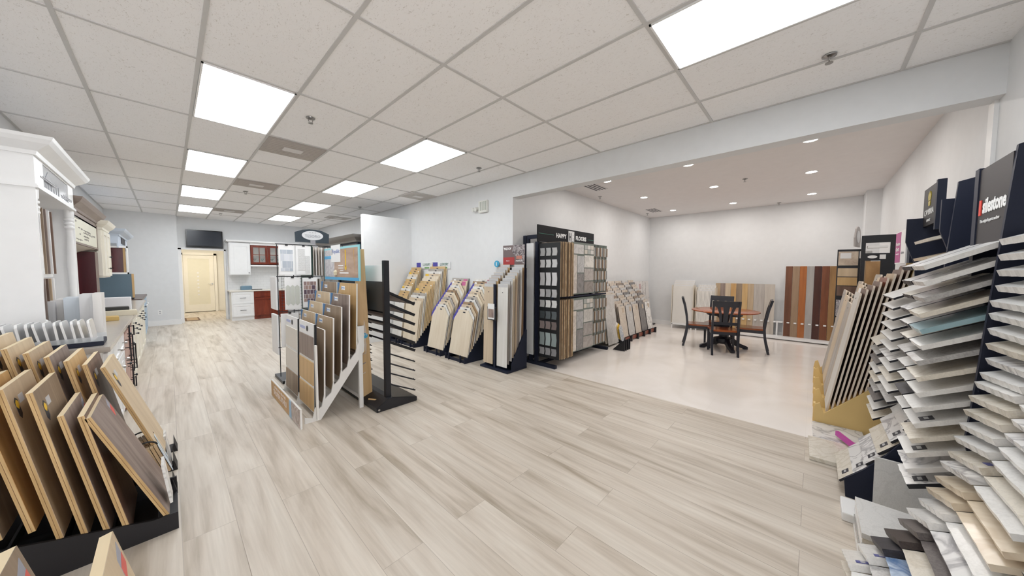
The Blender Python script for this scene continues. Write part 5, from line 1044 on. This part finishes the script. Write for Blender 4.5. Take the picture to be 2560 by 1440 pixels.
# waterfall of marble samples down the foot of R1
for i, (y, z) in enumerate([(-0.175, 0.09), (-0.24, 0.165), (-0.29, 0.25), (-0.34, 0.34), (-0.39, 0.435), (-0.435, 0.53)]):
    k = ['cream quartz', 'white marble', 'white marble', 'cream quartz', 'white marble', 'white quartz'][i]
    slab('%s sample with dark tag at the farthest rack foot, %s from the floor' % (k, ORD[i]), 3.07, 0.44, y, z, 0.22, 0.85, 0, k, 0.014, 'tagged samples at the foot of the farthest rack', chip=False, dark=True, tagp=1)
# R3: fanned slabs in front of the camera side
T3 = [(-.52, 1.63), (-.52, 1.57), (-.52, 1.51), (-.52, 1.45), (-.51, 1.39), (-.51, 1.34), (-.51, 1.28), (-.51, 1.22), (-.51, 1.16), (-.50, 1.10), (-.49, 1.06), (-.48, 1.0), (-.47, .94), (-.46, .88), (-.45, .82), (-.44, .75), (-.42, .70), (-.41, .63), (-.39, .57), (-.37, .51), (-.34, .45), (-.32, .39), (-.28, .32), (-.24, .26), (-.20, .20), (-.15, .14), (-.15, .08)]
K3 = ['white quartz'] * 6 + ['white quartz', 'cream quartz', 'white marble', 'white quartz', 'white quartz', 'cream quartz', 'cream quartz', 'white quartz', 'white quartz', 'cream quartz', 'white marble', 'beige travertine', 'beige travertine', 'white quartz', 'white quartz', 'taupe granite', 'dark brown granite', 'black granite', 'white quartz', 'white quartz', 'cream quartz']
K3b = ['white quartz', 'white marble', 'white quartz', 'cream quartz', 'grey quartz', 'white quartz', 'white marble', 'white quartz', 'white quartz']
r3 = thing('stone_sample_rack', 'dark stone sample rack at the right edge of the photo, full of fanned slabs', 'display rack', (0, 0, 0))
MB().box(1.0, 2.25, -0.865, -0.85, 0, 1.9).build('back_panel', NAVY, r3); MB().prism(c2, 'x', 0.93, 0.95).build('side_panel', NAVY, r3)
for i, (y, z) in enumerate(T3):
    roll = max(0.0, min(0.42, (1.3 - z) * 0.42))
    w1 = 0.34
    k = K3[i]
    slab('%s slab in the right-edge stone rack, far column, %s from top' % (k, ORD[i]), 2.22 - w1 * math.cos(roll), w1, y, z + w1 * math.sin(roll), 0.30, 0.34, roll, k, 0.024, 'far column slabs of the right-edge rack', tagp=2 if i in (15, 24, 25) else 0)
    x2 = 2.22 - w1 * math.cos(roll); z2 = z + w1 * math.sin(roll)
    if i >= 8:
        k2 = K3b[(i * 5) % len(K3b)]
        if i == 21: k2 = 'taupe granite'
        if i == 22: k2 = 'cream quartz'
        if i == 23: k2 = 'blue marble'
        if i in (17, 18): k2 = 'beige travertine'
        if i in (24,): k2 = 'grey quartz'
        slab('%s slab in the right-edge stone rack, %s from the top, middle column' % (k2, ORD[i]), x2 - 0.30, 0.29, y - 0.01, z2 - 0.015, 0.30, 0.34, 0.02, k2, 0.02, 'middle column slabs of the right-edge rack')
        k3 = K3b[(i * 7 + 3) % len(K3b)]
        if i == 16: k3 = 'blue marble'
        slab('%s slab in the right-edge stone rack, %s from the top, near column' % (k3, ORD[i]), x2 - 0.64, 0.33, y - 0.06, z2 + 0.02, 0.30, 0.30, 0.05, k3, 0.022, 'near column slabs of the right-edge rack', dark=i % 3 == 0)
    else:
        k3 = 'white quartz' if i % 2 else 'cream quartz'
        slab('%s slab in the right-edge stone rack, %s from the top, second column' % (k3, ORD[i]), 1.54, 0.33, y, z, 0.30, 0.34, 0, k3, 0.024, 'upper slabs of the right-edge rack')
for z in (0.3, 0.6, 0.9, 1.2, 1.5): MB().box(0.95, 2.24, -0.80, -0.78, z, z + 0.02).build('shelf_rail', BLACK, r3)
# loose pieces on the floor
for (x, y, w, d, z, kind, rz, lab) in [(3.46, -0.03, 0.44, 0.30, 0.032, 'cream quartz', 0.03, 'cream stone slab lying on the floor at the foot of the yellow plank rack'),
                                       (3.86, -0.05, 0.46, 0.34, 0.03, 'white marble', 0.02, 'white marble slab lying flat on the floor beside the yellow plank rack')]:
    o = MB().box(0, w, -d, 0, -0.03, 0).build('loose_slab', ST_[kind], None, bevel=0.002, loc=(x, y, z), rot=(0, 0, rz)); tag(o, lab, 'stone slab')
t = thing('squeegee', 'bright magenta squeegee-like tool lying on the marble slab', 'tool', (3.86, -0.27, 0.033), 0.2)
MB().box(-0.17, 0.17, -0.012, 0.012, 0.02, 0.06).build('blade', plain('magenta_plastic', (0.55, 0.05, 0.38), 0.3), t, rot=(0, 0, 0.2)); MB().box(-0.01, 0.01, -0.16, -0.01, 0.025, 0.045).build('handle', plain('magenta_plastic', (0.55, 0.05, 0.38), 0.3), t)
for k in range(7):
    kd = ['white quartz', 'cream quartz', 'grey quartz', 'cream quartz', 'white quartz', 'cream quartz', 'white quartz'][k]
    o = MB().box(0, 0.36, -0.32, 0, 0, 0.026).build('stacked_slab', ST_[kd], None, loc=(2.34 + 0.004 * (k % 3), -0.225 - 0.004 * (k % 2), 0.001 + 0.0275 * k)); tag(o, '%s slab in the floor stack below the middle stone rack, %s from the bottom' % (kd, ORD[k]), 'stone slab', 'stack of slabs on the floor')
o = MB().box(0, 0.20, -0.09, 0, 0, 0.05).build('small_white_box', PAPER, None, bevel=0.003, loc=(2.74, -0.18, 0.001)); tag(o, 'small white box on the floor between the slab stack and the navy rack foot', 'box')
o = MB().box(0, 0.018, -0.28, 0, 0, 0.34).build('leaning_slab', ST_['white quartz'], None, loc=(2.98, -0.325, 0.002), rot=(0, 0.05, 0)); tag(o, 'pale slab leaning upright against the navy side of the farthest stone rack', 'stone slab')
# ================================================================ yellow plywood plank rack
YW = plain('yellow_plywood', (0.76, 0.54, 0.22), 0.5)
t = thing('plywood_plank_rack', 'yellow plywood stepped rack holding tall leaning plank samples at the front wall', 'display rack', (0, 0, 0))
side = [(-0.84, 0), (-0.29, 0.0), (-0.07, 0.0), (-0.045, 0.10), (-0.06, 0.20), (-0.09, 0.22), (-0.12, 0.12), (-0.46, 0.48), (-0.60, 0.62), (-0.84, 0.62)]
for x in (4.33, 4.86, 5.39, 5.92, 6.43): MB().prism(side, 'x', x, x + 0.018).build('side_panel', YW, t)
for x in (4.35, 4.88, 5.41, 5.94): MB().prism([(x, 0), (x + 0.10, 0), (x + 0.10, 0.16), (x + 0.07, 0.20), (x, 0.2)], 'y', -0.06, -0.045).build('front_lip', YW, t)
MB().box(4.35, 6.43, -0.82, -0.10, 0.0, 0.02).build('bottom_panel', YW, t)
WT = {'grey-white': wood('plank_greywhite', (0.60, 0.57, 0.53), (0.72, 0.70, 0.66), 0.4), 'dark brown': OAKS['dark walnut'], 'beige': PALEK['beige'], 'grey': PALEK['grey'], 'oak': OAKS['light taupe oak'], 'white': WHITE, 'red-brown': CHERRY, 'yellow': YW}
EW = plain('pinkish_board_edge', (0.76, 0.66, 0.55), 0.55)
seqs = [['grey-white', 'dark brown', 'dark brown', 'dark brown', 'red-brown', 'oak', 'dark brown', 'dark brown', 'yellow', 'dark brown'], ['grey', 'grey-white', 'white', 'oak', 'beige', 'oak', 'beige', 'red-brown', 'red-brown'], ['beige', 'grey', 'oak', 'beige', 'grey-white', 'oak', 'beige', 'grey', 'red-brown'], ['grey', 'beige', 'grey-white', 'white', 'grey', 'beige', 'grey', 'oak']]
for c in range(4):
    n = len(seqs[c])
    for i in range(n):
        k = seqs[c][i]; f = i / 11
        f = f * 11 / (n - 1) if c == 0 else f
        yb, zb = -0.135 - 0.32 * f, 0.13 + 0.34 * f
        ln = 1.19 if c == 0 else 1.0 + 0.05 * ((i * 7 + c) % 4)
        me = board_mesh('tall_plank', 0.44, ln, 0.014, WT[k], EW, 'round')
        o = thing('tall_plank_sample', '%s tall plank sample in the yellow plywood rack, %s from the front, %s bay' % (k, ORD[i], ['nearest', 'second', 'third', 'farthest'][c]), 'plank sample', (4.60 + c * 0.53, yb, zb), PI, 'planks in the yellow plywood rack')
        p = inst('panel', me, o, rot=(-(0.155 + 0.004 * i - 0.0 * c), 0, 0))
        MB().cyl((0, -0.002, ln - 0.06), (0, 0.0, ln - 0.06), 0.008, 10).build('hole', INK, p)
# wire rack and pink sign between
t = thing('header_sign', 'white and magenta header sign above the planks, left of the gold-crested sign', 'sign', (4.02, -0.585, 1.585), PI)
MB().box(-0.50, 0.0, -0.01, 0.002, 0, 0.31).build('panel', PAPER, t); MB().box(-0.0, 0.10, 0.0, 0.10, -0.0, 0.31).build('side_box', NAVY, t)
MB().box(-0.49, -0.24, -0.012, -0.01, 0.012, 0.30).build('magenta_block', plain('magenta_print', (0.45, 0.08, 0.26), 0.5), t)
text('lettering', 'Hanstone', 0.052, PAPER, t, (-0.36, -0.013, 0.19)); text('lettering', 'Quartz', 0.055, PAPER, t, (-0.37, -0.013, 0.14)); MB().box(-0.45, -0.30, -0.0125, -0.012, 0.09, 0.098).build('caption_line', PAPER, t); text('lettering', 'collection', 0.035, GREYP, t, (-0.12, -0.013, 0.10))
t.location.x = 4.52; t.location.y = -0.60
t = thing('wire_rack', 'black wire rack standing behind the nearest column of the farthest stone rack', 'display rack', (4.10, -0.66, 0), 0)
for x in (0, 0.28): MB().box(x - .01, x + .01, -0.01, 0.01, 0, 1.60).build('upright', BLACK, t)
for k in range(16): MB().cyl((0, 0, 0.9 + k * .043), (0.28, 0, 0.9 + k * .043), 0.003, 6).build('wire', CHROME, t)
MB().box(0, 0.28, -0.18, -0.17, 0.0, 1.58).build('back_panel', BLACK, t)
# ================================================================ framed wood displays farther along the front wall
t = thing('wood_wing_display', 'black framed display page with stacked plank pictures beside the yellow rack boards', 'display rack', (6.7, -0.24, 0), -PI / 2)
MB().box(0.0, 0.27, 0, 0.02, 0.02, 1.83).build('frame', BLACK, t)
for (z0, z1, mt, nm) in [(1.60, 1.80, wood('photo_room', (0.35, 0.25, 0.18), (0.72, 0.62, 0.5), 0.4, (6, 6, 9)), 'picture'), (1.44, 1.56, OAKS['natural ash'], 'swatch'), (1.31, 1.43, OAKS['golden oak'], 'swatch'), (1.16, 1.30, OAKS['dark walnut'], 'swatch'), (0.86, 1.10, stone('photo_chart', (0.72, 0.70, 0.72), (0.2, 0.18, 0.2), 0.15, 30), 'picture'), (0.5, 0.84, OAKS['light taupe oak'], 'swatch')]:
    MB().box(0.012, 0.21, -0.004, 0, z0, z1).build(nm, mt, t)
MB().box(0.03, 0.14, -0.008, -0.004, 1.70, 1.78).build('title_card', PAPER, t)
MB().box(0.22, 0.34, -0.004, 0.016, 1.70, 1.80).build('white_label', PAPER, t); MB().box(0.25, 0.33, -0.006, -0.004, 1.755, 1.765).build('black_line', INK, t)
MB().box(0.25, 0.33, -0.004, 0.016, 1.2, 1.69).build('oak_panel', OAKS['light taupe oak'], t)
t = thing('wood_wing_display', 'tall black frame display with a large knotty wood panel and small oval plate', 'display rack', (6.5, -0.46, 0), -PI / 2)
m = MB().box(0.0, 0.04, 0, 0.03, 0, 2.0).box(0.26, 0.31, 0, 0.03, 0, 2.0).box(0.04, 0.26, 0, 0.03, 1.90, 2.0).box(0.04, 0.26, 0, 0.03, 1.66, 1.76).box(0.04, 0.26, 0.0, 0.03, 0.0, 0.1); m.build('frame', BLACK, t)
MB().box(0.05, 0.18, -0.004, 0.01, 0.7, 1.65).build('wood_panel', wood('knotty_alder', (0.30, 0.16, 0.06), (0.48, 0.29, 0.13), 0.35, (5, 5, 2)), t); MB().box(0.18, 0.26, 0.0, 0.01, 0.1, 1.66).build('dark_panel', BLACK, t)
m = MB(); m.prism([(0.105 + 0.045 * math.cos(a), 1.71 + 0.02 * math.sin(a)) for a in [2 * PI * k / 24 for k in range(24)]], 'y', -0.006, 0.0); m.build('oval_plate', PAPER, t); MB().box(0.17, 0.225, -0.006, 0, 1.68, 1.74).build('white_label', PAPER, t); MB().box(0.06, 0.24, 0.01, 0.12, 1.83, 1.86).build('white_rail', PAPER, t)
t = thing('oval_header', 'grey rounded header board seen nearly edge-on on top of the wood display', 'sign', (6.66, -0.42, 1.86), PI * 0.93)
MB().prism([(-0.16, 0), (0.16, 0), (0.18, .12), (0.12, .24), (0.05, .28), (-0.05, .28), (-0.12, .24), (-0.18, .12)], 'y', 0, 0.015).build('board', plain('warm_grey_board', (0.42, 0.39, 0.38), 0.5), t)
MB().prism([(0.10 * math.cos(a), 0.14 + 0.085 * math.sin(a)) for a in [2 * PI * k / 24 for k in range(24)]], 'y', -0.003, 0).prism([(0.10 * math.cos(a), 0.14 + 0.085 * math.sin(a)) for a in [2 * PI * k / 24 for k in range(24)]], 'y', 0.015, 0.018).build('oval_plate', plain('oval_silver', (0.66, 0.67, 0.69), 0.35), t)
# ================================================================ side room: tile rack, marble sheets, plank displays
t = thing('tile_sample_rack', 'long black stepped rack with five columns of tile sample boards in the side room', 'display rack', (0, 0, 0))
for k in range(6):
    x = 6.42 + k * 0.36
    MB().prism([(2.84, 0), (2.84, 0.12), (2.88, 0.10), (3.46, 0.66), (3.48, 0.66), (3.48, 0)], 'x', x - 0.008, x + 0.008).build('side_panel', BLACK, t)
    MB().prism([(2.80, 0), (2.80, 0.13), (2.83, 0.13), (2.84, 0.04), (2.90, 0.02), (2.90, 0)], 'x', x - 0.02, x + 0.02).build('front_hook', BLACK, t)
MB().box(6.42, 8.22, 2.90, 3.46, 0, 0.02).build('bottom_panel', BLACK, t); MB().box(6.44, 8.20, 2.85, 2.86, 0.02, 0.10).build('front_rail', plain('brick_red_tile', (0.28, 0.10, 0.07), 0.5), t)
TK = {'cream': stone('tile_cream', (0.68, 0.61, 0.53), (0.60, 0.53, 0.46), 0.1, 5), 'light grey': stone('tile_lgrey', (0.60, 0.59, 0.58), (0.52, 0.51, 0.50), 0.1, 5), 'beige': stone('tile_beige', (0.56, 0.48, 0.40), (0.64, 0.56, 0.48), 0.1, 5), 'dark grey': stone('tile_dgrey', (0.17, 0.165, 0.165), (0.22, 0.21, 0.21), 0.1, 5), 'white marble': MARB, 'brown': stone('tile_brown', (0.25, 0.19, 0.15), (0.32, 0.25, 0.2), 0.1, 6)}
seqc = [['cream', 'cream', 'beige', 'light grey', 'brown', 'cream', 'light grey', 'beige', 'cream', 'light grey', 'cream'], ['light grey', 'cream', 'light grey', 'cream', 'beige', 'light grey', 'cream', 'beige', 'light grey', 'beige', 'cream'], ['cream', 'light grey', 'cream', 'beige', 'light grey', 'dark grey', 'beige', 'light grey', 'cream', 'brown', 'beige'], ['dark grey', 'dark grey', 'light grey', 'brown', 'light grey', 'beige', 'light grey', 'dark grey', 'light grey', 'cream', 'light grey'], ['white marble', 'cream', 'light grey', 'beige', 'dark grey', 'brown', 'light grey', 'cream', 'beige', 'dark grey', 'beige']]
for c in range(5):
    for i in range(11):
        k = seqc[c][i]
        me = board_mesh('tile_board', 0.32, 0.66, 0.010, TK[k], DKEDGE)
        o = thing('tile_sample_board', '%s tile board in the side room rack, %s tier from the front, %s column' % (k, ORD[i], ['nearest', 'second', 'third', 'fourth', 'farthest'][c]), 'sample board', (6.60 + c * 0.36, 2.87 + i * 0.042, 0.11 + i * 0.052), 0, 'tile boards in the side room rack')
        p = inst('panel', me, o, rot=(-0.17, 0, 0))
        MB().box(0.02, 0.10, -0.002, 0, 0.52, 0.62).build('label_sticker', GREYP if i % 2 else plain('tan_label', (0.5, 0.4, 0.3), 0.5), p)
for k in range(8):
    o = MB().box(-0.22, 0.22, 0, 0.012, 0, 1.0 + 0.03 * (k % 3)).build('leaning_tile_board', [TK['light grey'], TK['cream'], TK['brown'], TK['dark grey']][k % 4], None, loc=(6.12 - 0.008 * k, 2.90 + k * 0.055, 0.04 + 0.02 * k), rot=(-0.14, 0, 0)); tag(o, 'edge-on tile board between the wing rack and stepped tile rack, %s from the front' % ORD[k], 'sample board', 'edge-on tile boards left of the stepped rack')
t = thing('tile_floor_stand', 'small black floor stand with hexagon picture boards beside the tile wing rack', 'display rack', (5.95, 2.72, 0), 0)
for k in range(4): MB().prism([(-0.18, 0), (0.06, 0), (-0.10, 0.16), (-0.18, 0.22)], 'x', -0.14 + k * .08, -0.125 + k * .08).build('side_panel', BLACK, t)
for k in range(3):
    o = MB().prism([(-.09, 0.05), (0, 0), (.09, 0.05), (.09, .27), (0, .34), (-.09, .27)], 'y', 0, 0.008).build('hexagon_board', [stone('hexagon_print', (0.72, 0.70, 0.64), (0.35, 0.40, 0.5), 0.15, 14), YELP, PAPER][k], None, loc=(5.97 + 0.03 * k, 2.64 + 0.05 * k, 0.14 + 0.015 * k), rot=(-0.2, 0, 0.1)); tag(o, '%s elongated hexagon board in the small floor stand beside the tile wing rack' % ['patterned', 'yellow-edged', 'plain white'][k], 'sample board')
# tall marble sheets on the left wall of the side room
for k, (x0, x1, lab) in enumerate([(8.30, 9.02, 'tall white marble sheet with a small dark picture sticker leaning on the side room wall'), (9.04, 9.20, 'narrow white marble sheet next to the stickered marble sheet'), (9.22, 9.45, 'white marble sheet nearest the far corner of the side room')]):
    o = MB().box(x0, x1, 0, 0.012, 0, 1.22).build('marble_sheet', stone('marble_sheet_mat', (0.70, 0.67, 0.65), (0.46, 0.43, 0.42), 0.03, 2.0, rough=0.3), None, loc=(0, 3.36, 0.02), rot=(-0.10, 0, 0)); tag(o, lab, 'marble sheet', None)
    if k == 0: MB().box(8.78, 8.88, -0.002, 0, 1.00, 1.15).build('picture_sticker', stone('sticker_pic', (0.2, 0.12, 0.12), (0.6, 0.4, 0.4), 0.2, 20), o)
tag(MB().box(8.28, 9.48, 3.26, 3.34, 0, 0.03).build('support_rail', BLACK), 'black floor rail under the marble sheets', 'rail')
# white shelf racks at the far wall
def white_rack(name, lab, x, y, w, h, n, wavy):
    t = thing(name, lab, 'display rack', (x, y, 0), -PI / 2)
    MB().box(-w / 2, w / 2, 0, 0.30, 0.10, 0.14).build('base', WHITE, t)
    for s in (-1, 1): MB().box(s * (w / 2 - 0.02) - 0.012, s * (w / 2 - 0.02) + 0.012, 0.0, 0.03, 0, 0.12).build('leg', WHITE, t)
    for s in (-1, 1): MB().box(s * (w / 2 + 0.006) - 0.006, s * (w / 2 + 0.006) + 0.006, 0.02, 0.28, 0.1, h).build('side_panel', plain('cream_side', (0.74, 0.68, 0.58), 0.5), t)
    for i in range(n):
        o = MB().prism([(-w / 2 + .01, 0), (w / 2 - .01, 0), (w / 2 - .01, h * 0.86), (-w / 2 + .01, h * .86)], 'y', 0, 0.008)
        if wavy:
            o = MB(); q = 14
            for a in range(q): o.box(-w / 2 + .01 + (w - .02) * a / q, -w / 2 + .01 + (w - .02) * (a + 1) / q - 0.004, -0.004 * (a % 2), 0.008, 0, h * .8)
        o = o.build('white_tile_panel', plain('panel_cool_white' if i % 2 else 'panel_warm_white', (0.80, 0.80, 0.81) if i % 2 else (0.80, 0.78, 0.74), 0.35), None, loc=(x + 0.03 + i * 0.025, y, 0.142 + i * 0.022), rot=(-0.05, 0, -PI / 2)); tag(o, '%s panel of the %s in the side room, %s from the front' % ('white' if i % 2 else 'off-white', lab.split(',')[0], ORD[i]), 'tile panel', 'panels of the ' + lab.split(',')[0])
white_rack('white_sample_rack', 'smooth white panel rack, low rack against the far wall left of the table', 9.18, 2.50, 0.50, 1.15, 8, False)
white_rack('white_sample_rack', 'ribbed white panel rack, low rack behind the left dining chair', 9.22, 1.98, 0.42, 1.10, 8, True)
# long white low shelf with plank samples
t = thing('plank_shelf', 'long low white shelf frame along the far wall carrying the upright wide planks', 'shelf', (0, 0, 0))
MB().box(9.20, 9.58, -0.40, 1.82, 0.02, 0.06).build('bottom_board', WHITE, t); MB().box(9.48, 9.58, -0.40, 1.82, 0.35, 0.38).build('top_board', WHITE, t)
for y in (-0.40, 0.56, 1.80): MB().box(9.48, 9.58, y, y + 0.03, 0.06, 0.35).build('divider', WHITE, t)
for k in range(16): MB().box(9.40, 9.438 if k < 6 else 9.458, -0.345 + k * 0.1175, -0.30 + k * 0.1175, 0.36, 0.385).build('peg', WHITE, t)
W1 = [('grey', 0.105, OAKS['light taupe oak'], 'pale grey'), ('dg', 0.10, OAKS['smoky grey hickory'], 'dark grey'), ('a', 0.115, PALEK['beige'], 'beige'), ('b', 0.115, OAKS['honey oak'], 'honey'), ('c', 0.115, OAKS['grey-brown oak'], 'grey-brown'), ('d', 0.115, OAKS['golden oak'], 'golden'), ('e', 0.115, OAKS['light taupe oak'], 'taupe'), ('f', 0.20, wood('plank_stone_grey', (0.40, 0.36, 0.33), (0.58, 0.54, 0.50), 0.4), 'wide streaky grey'), ('g', 0.19, wood('plank_greige', (0.48, 0.43, 0.38), (0.60, 0.55, 0.49), 0.4), 'wide greige')]
y = 1.80
for (a, w, mt, nm) in W1:
    o = MB().box(9.46, 9.475, y - w + 0.004, y, 0.062, 1.22).build('upright_plank', mt); tag(o, '%s upright floor plank in the lower plank display behind the dining table' % nm, 'floor plank'); y -= w
y = 0.46
for nm, mt in [('dark reddish-brown', wood('tall_redbrown', (0.11, 0.04, 0.02), (0.20, 0.08, 0.04), 0.35)), ('greyish oak', wood('tall_greyoak', (0.26, 0.17, 0.10), (0.38, 0.26, 0.17), 0.35)), ('bright orange-brown', wood('tall_orange', (0.32, 0.095, 0.02), (0.46, 0.16, 0.04), 0.35)), ('silver grey', wood('tall_silver', (0.34, 0.32, 0.31), (0.44, 0.42, 0.40), 0.35)), ('very dark mahogany', wood('tall_mahog', (0.045, 0.012, 0.008), (0.085, 0.025, 0.015), 0.3)), ('chestnut brown', wood('tall_chest', (0.14, 0.045, 0.02), (0.25, 0.085, 0.035), 0.3)), ('yellowish-brown', wood('tall_yb', (0.24, 0.13, 0.05), (0.38, 0.22, 0.09), 0.35))]:
    o = MB().box(9.44, 9.455, y - 0.114, y, 0.062, 1.63).build('upright_plank', mt); tag(o, '%s tall upright floor plank in the taller display along the far wall' % nm, 'floor plank'); y -= 0.117
tag(MB().box(9.46, 9.475, -0.40, 0.47, 0.062, 1.64).build('backing_board', WHITE), 'white backing board behind the tall coloured planks', 'board')
# ================================================================ dining table and chairs
TW = wood('table_cherry', (0.26, 0.055, 0.012), (0.40, 0.11, 0.03), 0.18, (3, 10, 3)); CB = plain('chair_black', (0.016, 0.018, 0.028), 0.3)
TC = (7.42, 1.25)
t = thing('dining_table', 'round cherry-topped dining table with black pedestal in the side room', 'table', (TC[0], TC[1], 0))
MB().lathe([(0.02, 0.725), (0.53, 0.725), (0.565, 0.735), (0.565, 0.750), (0.555, 0.755), (0.02, 0.755)], n=56).build('tabletop', TW, t, smooth=True)
MB().lathe([(0.30, 0.66), (0.30, 0.724), (0.05, 0.724)], n=32).build('apron', CB, t, smooth=True)
MB().lathe([(0.09, 0.10), (0.14, 0.14), (0.14, 0.20), (0.08, 0.24), (0.07, 0.34), (0.10, 0.44), (0.075, 0.52), (0.09, 0.60), (0.16, 0.66)], n=24).build('pedestal', CB, t, smooth=True)
for k in range(4):
    a = k * PI / 2 + 0.55; mt = Matrix.Rotation(a, 4, 'Z')
    MB().prism([(0.06, 0.10), (0.06, 0.24), (0.16, 0.22), (0.28, 0.11), (0.38, 0.07), (0.42, 0.05), (0.42, 0.0), (0.36, 0.0), (0.32, 0.02), (0.22, 0.05), (0.14, 0.10)], 'y', -0.03, 0.03, mat=mt).build('foot', CB, t, bevel=0.004)
def chair():
    r = thing('dining_chair', '', 'chair', (0, 0, 0))
    sw, sd, sh = 0.44, 0.42, 0.455
    MB().prism([(-.20, .21), (.20, .21), (.225, -.19), (.18, -.22), (-.18, -.22), (-.225, -.19)], 'z', sh - 0.03, sh).build('seat', TW, r, bevel=0.006)
    MB().box(-.19, .19, -.20, -.175, .37, .425).box(-.19, .19, .175, .20, .37, .425).box(-.20, -.18, -.19, .19, .37, .425).box(.18, .20, -.19, .19, .37, .425).build('apron', CB, r)
    for s in (-1, 1):
        MB().add([(s * .20 + dx, -.19 + dy, z) for z, q in ((0, .016), (.42, .022)) for dx, dy in ((-q, -q), (q, -q), (q, q), (-q, q))], [(3, 2, 1, 0), (4, 5, 6, 7), (0, 1, 5, 4), (1, 2, 6, 5), (2, 3, 7, 6), (3, 0, 4, 7)]).build('leg', CB, r, bevel=0.003)
        # curved rear leg running up into the back post
        pr = [(0.27, 0.0), (0.235, 0.15), (0.21, 0.30), (0.20, 0.45), (0.215, 0.60), (0.25, 0.80), (0.30, 0.985)]
        out = [(a - 0.018, z) for a, z in pr] + [(a + 0.022, z) for a, z in reversed(pr)]
        MB().prism(out, 'x', s * .195 - .017, s * .195 + .017).build('leg', CB, r, bevel=0.003)
    b = MB()
    b.add([(x, y + t_, z) for z, y in ((.88, .268), (.985, .297)) for x in (-.215, .215) for t_ in (-.012, .012)], [(0, 1, 3, 2), (4, 6, 7, 5), (0, 2, 6, 4), (1, 5, 7, 3), (0, 4, 5, 1), (2, 3, 7, 6)])
    b.build('top_rail', CB, r, bevel=0.003)
    MB().box(-.18, .18, .205, .225, .55, .60).build('lower_rail', CB, r)
    for k, (x0, x1, w) in enumerate([(-.12, -.075, .026), (0, 0, .05), (.12, .075, .026)]):
        MB().add([(x + dx, y + t_, z) for z, y, x, ww in ((.59, .215, x1, w * .6), (.74, .238, x1 * 1.05, w * .7), (.885, .27, x0, w)) for dx in (-ww, ww) for t_ in (-.008, .008)],
                 [(0, 1, 3, 2), (8, 10, 11, 9)] + [f for o_ in (0, 4) for f in ((o_, o_ + 2, o_ + 6, o_ + 4), (o_ + 1, o_ + 5, o_ + 7, o_ + 3), (o_, o_ + 4, o_ + 5, o_ + 1), (o_ + 2, o_ + 3, o_ + 7, o_ + 6))]).build('slat', CB, r)
    return r
c0 = chair()
for n, (x, y, rz, lab) in enumerate([(6.97, 1.19, math.radians(109), 'black dining chair nearest the camera with its slatted back towards us'), (7.84, 1.42, -PI / 2, 'black dining chair on the far side of the table, partly hidden by the near chair'),
                      (7.37, 1.68, 0.26, 'black dining chair at the left side of the table, seen from the side'), (7.56, 0.84, PI + 0.10, 'black dining chair at the right side of the table, seen from the side')]):
    r = c0 if n == 0 else copy_tree(c0)
    # the chair's back is towards its local +y
    r.location = (x, y, 0); r.rotation_euler = (0, 0, rz); tag(r, lab, 'chair', 'dining chairs around the round table')
